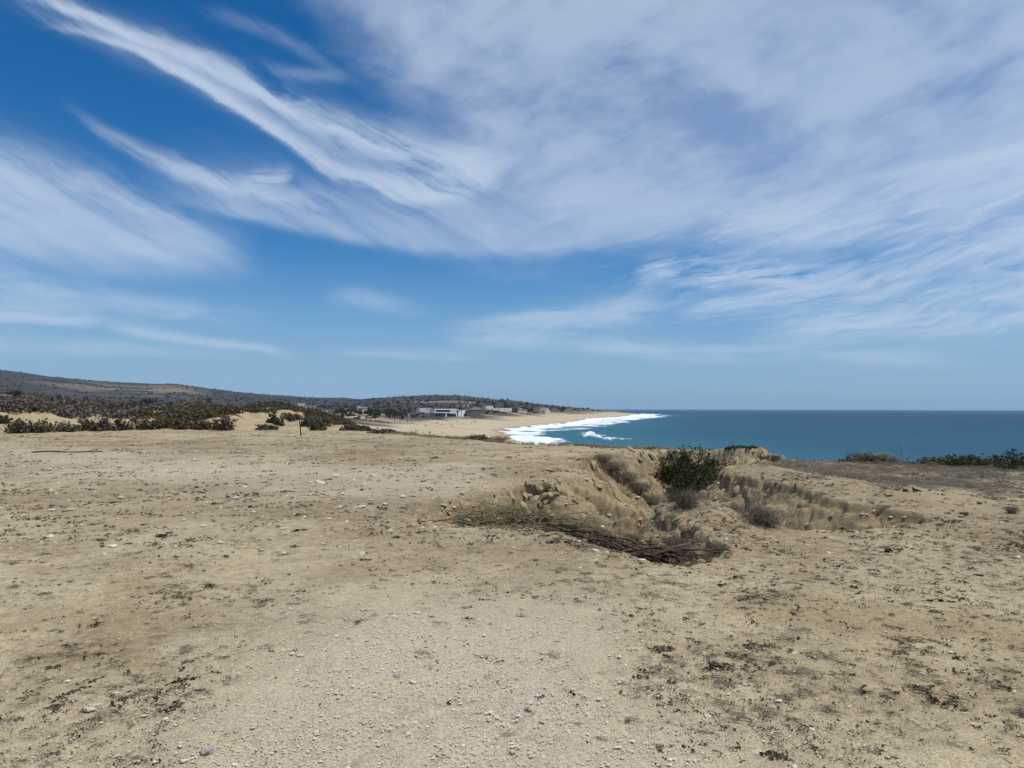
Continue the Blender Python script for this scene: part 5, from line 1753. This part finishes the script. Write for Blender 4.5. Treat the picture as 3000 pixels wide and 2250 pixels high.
house('villa', 'red tiled villa at the left border before the hill', -14, 47, 1161.5, 1170, 300, 9, 'cream', [(.28, .36, .1, .7), (.48, .56, .1, .7), (.66, .74, .1, .7), (.86, .93, .1, .7)], 'tile')
house('house', 'low cream building right of the red tiled villa', 60, 112, 1164.5, 1170, 330, 8, 'cream', [(.2, .3, .1, .7), (.6, .7, .1, .7)], 'slab')
house('house', 'small house with a red roof above the thicket', 396, 419, 1184, 1191, 420, 7, 'cream', [(.3, .5, .1, .7)], 'tile')
house('house', 'low pale house right of the small red roofed one', 425, 457, 1184, 1189.5, 440, 7, 'cream', [(.2, .35, .1, .7), (.6, .75, .1, .7)], 'slab')
house('wall', 'long low white wall right of the low pale house', 477, 507, 1186.5, 1190, 430, 1, 'muted', cat='wall')

# ------------------------------------------------------------------ trees and palms of the village
def palm_mesh(seed):
    r = np.random.default_rng(seed)
    t = Parts(); c = Parts()
    top = np.array([r.normal() * .05, r.normal() * .05, .78])
    t.tube([(0, 0, -.08), top * .5 + (r.normal() * .015, 0, 0), top], [.030, .024, .020], 6)
    for i in range(17):
        a = r.uniform(0, 2 * pi); e = r.uniform(-.3, 1.1); l = r.uniform(.22, .32)
        s = np.linspace(0, 1, 4)
        p = top + np.column_stack([cos(a) * s * l * cos(e * .6), sin(a) * s * l * cos(e * .6), np.sin(e) * s * l * .8 - .16 * s ** 2])
        w = np.array([-sin(a), cos(a), .25]) * np.array([.012, .045, .04, .006])[:, None]
        V = np.concatenate([p - w, p + w]); c.add(V, None, [(k, k + 1, k + 5, k + 4) for k in range(3)])
    a_, b_ = t.mesh('trunk'), c.mesh('crown')
    a_.materials.append(M['stem_dark']); b_.materials.append(M['palm'])
    return a_, b_


def tree_mesh(seed):
    r = np.random.default_rng(seed)
    t = Parts(); c = Parts()
    t.tube([(0, 0, -.1), (.02, 0, .25), (0, .02, .5)], [.05, .035, .02], 5)
    cl = r.normal(size=(14, 3)) * (.24, .24, .17) + (0, 0, .66)
    for q in cl[:5]:
        t.tube([(0, 0, .3), q * .6 + (0, 0, .12), q], [.022, .014, .006], 4)
    pts = cl[r.integers(0, 14, 240)] + r.normal(size=(240, 3)) * .085
    pts[:, 2] = np.clip(pts[:, 2], .12, 1.05)
    V, T = leaves(pts, .085, r, flat=.3); c.add(V, T)
    a_, b_ = t.mesh('trunk'), c.mesh('crown')
    a_.materials.append(M['stem_dark']); b_.materials.append(M['palm'])
    return a_, b_


PALM = [palm_mesh(s) for s in (1, 2, 3)]
TREE = [tree_mesh(s) for s in (4, 5, 6, 7)]


def plant(kind, px, d, pyt, pyb, label, group, wide=1.0):
    x, y, zb, zg = place(px, d, pyb)
    zb = zg
    h = max((1197 - pyt) / FPX * d + CAM_H - zb, 2.0)
    a_, b_ = random.choice(PALM if kind == 'palm' else TREE)
    o = empty('palm_tree' if kind == 'palm' else 'tree', (x, y, zb), random.uniform(0, 6.28), label, 'palm' if kind == 'palm' else 'tree', group, (h * wide, h * wide, h))
    link('trunk', a_, parent=o); link('crown', b_, parent=o)


for i in range(15):
    px = 1052 + i * 5.9 + random.uniform(-1.5, 1.5)
    plant('palm', px, 470 + random.uniform(-14, 14), 1222 + random.uniform(-2, 3) + i * .3, 1246, 'dark palm in the even row of palms along the beach village', 'row of palms by the beach', .9)
for i in range(13):
    px = 1143 + random.uniform(0, 54)
    plant('palm', px, 520 + random.uniform(-25, 25), 1201 + random.uniform(-1, 9) + abs(px - 1168) * .18, 1238, 'tall palm in the dense clump left of the modern beach house', 'clump of palms near the beach house', .8)
for i in range(72):
    px = random.uniform(905, 1190)
    d = random.uniform(520, 760)
    plant('tree' if random.random() < .7 else 'palm', px, d, 1196 + random.uniform(-2, 9) + (700 - d) * .025, 1220, None, None, 1.25)
    o = [q for q in COL.objects if q.type == 'EMPTY'][-1]
    if o['category'] == 'tree':
        tag(o, 'dark garden tree among the white village houses', None, 'garden trees of the village')
    else:
        tag(o, 'slender palm standing among the white village houses', None, 'garden palms of the village')
for px, d, t0, b0, kind, lab in [
    (19, 290, 1144, 1170, 'palm', 'palm rising behind the red tiled villa roof'), (43, 295, 1141, 1170, 'tree', 'bushy palm like tree right of the red tiled villa'), (58, 292, 1145, 1170, 'palm', 'outermost palm right of the red tiled villa'),
    (172, 330, 1160, 1172, 'tree', 'left of two small trees on the dark plain at far left'), (188, 335, 1159, 1172, 'tree', 'right of two small trees on the dark plain at far left'),
    (390, 400, 1175, 1192, 'tree', 'dark tree left of the small red roofed house'), (430, 410, 1167, 1190, 'tree', 'tall dark tree behind the low pale house'), (447, 412, 1168, 1190, 'tree', 'second dark tree behind the low pale house'),
    (501, 420, 1178, 1190, 'tree', 'small tree behind the long low wall'), (540, 420, 1178, 1192, 'tree', 'dark tree right of the long low wall'), (611, 380, 1170, 1196, 'tree', 'lone tree standing out above the dune crest'),
    (1357, 800, 1193, 1206, 'palm', 'palm right behind the modern beach house'), (1350, 810, 1194, 1206, 'palm', 'palm left of the one behind the beach house'), (1397, 1150, 1180, 1188, 'tree', 'dark round tree on the far slope above the thatched house'),
    (1447, 1150, 1184, 1191, 'tree', 'dark tree above the white compound'), (1408, 930, 1199, 1209, 'tree', 'tree at the right end of the thatched house'), (1510, 1040, 1194, 1206, 'tree', 'dark tree between the compound and the pale house'),
    (1553, 1100, 1192, 1204, 'tree', 'dark tree right of the pale two storey house'), (1566, 1150, 1194, 1203, 'palm', 'palm left of the white pointed house'), (1646, 1300, 1191, 1198, 'tree', 'tree right of the brown flat roofed house'),
    (1470, 1120, 1187, 1195, 'palm', 'palm behind the right part of the white compound'), (1490, 1120, 1187, 1195, 'tree', 'tree behind the right end of the white compound'), (1530, 1150, 1188, 1197, 'tree', 'tree behind the pale two storey house'),
]:
    plant(kind, px, d, t0, b0, lab, 'trees standing by single houses', 1.0 if kind == 'palm' else 1.3)

# rocks in the surf and off the headland
for px, py, w, h, lab in [(1724, 1249.5, 26, 4, 'flat dark rock awash in the middle of the surf'), (1766, 1231, 14, 4, 'small dark rock in the surf near the far beach'), (1928, 1215.5, 9, 4, 'dark rock at the tip of the foam off the headland'),
                          (1885, 1213.5, 12, 3, 'dark rock at the end of the headland'), (1905, 1218, 8, 3, 'dark low rock in the headland foam')]:
    d = (CAM_H - SEA_Z) * FPX / (py + h * .4 - 1197); x = (px - 1500) / FPX * d
    o = link('sea_rock', stone_mesh(int(px), (1, .9, .5)), M['sea_rock'], label=lab, cat='rock', group='rocks in the surf')
    o.scale = (w / FPX * d * .5, w / FPX * d * .6, max(h / FPX * d * 1.1, .9)); o.location = (x, d, SEA_Z - .1)

# ------------------------------------------------------------------ haze of the sea air
hz_me = Parts(); hz_me.box(-6500, 24500, -40, 25000, -34, 260)
hm = bpy.data.materials.new('sea haze')
hm.use_nodes = True
nt = hm.node_tree; nt.nodes.clear()
o_ = nt.nodes.new('ShaderNodeOutputMaterial'); v_ = nt.nodes.new('ShaderNodeVolumePrincipled')
v_.inputs['Color'].default_value = (.52, .76, 1.0, 1)
v_.inputs['Density'].default_value = HAZE = 4.0e-5
v_.inputs['Anisotropy'].default_value = .2
nt.links.new(v_.outputs[0], o_.inputs['Volume'])
link('haze', hz_me.mesh('haze'), hm, label='thin blue sea haze over the bay and hills', cat='haze', kind='stuff')
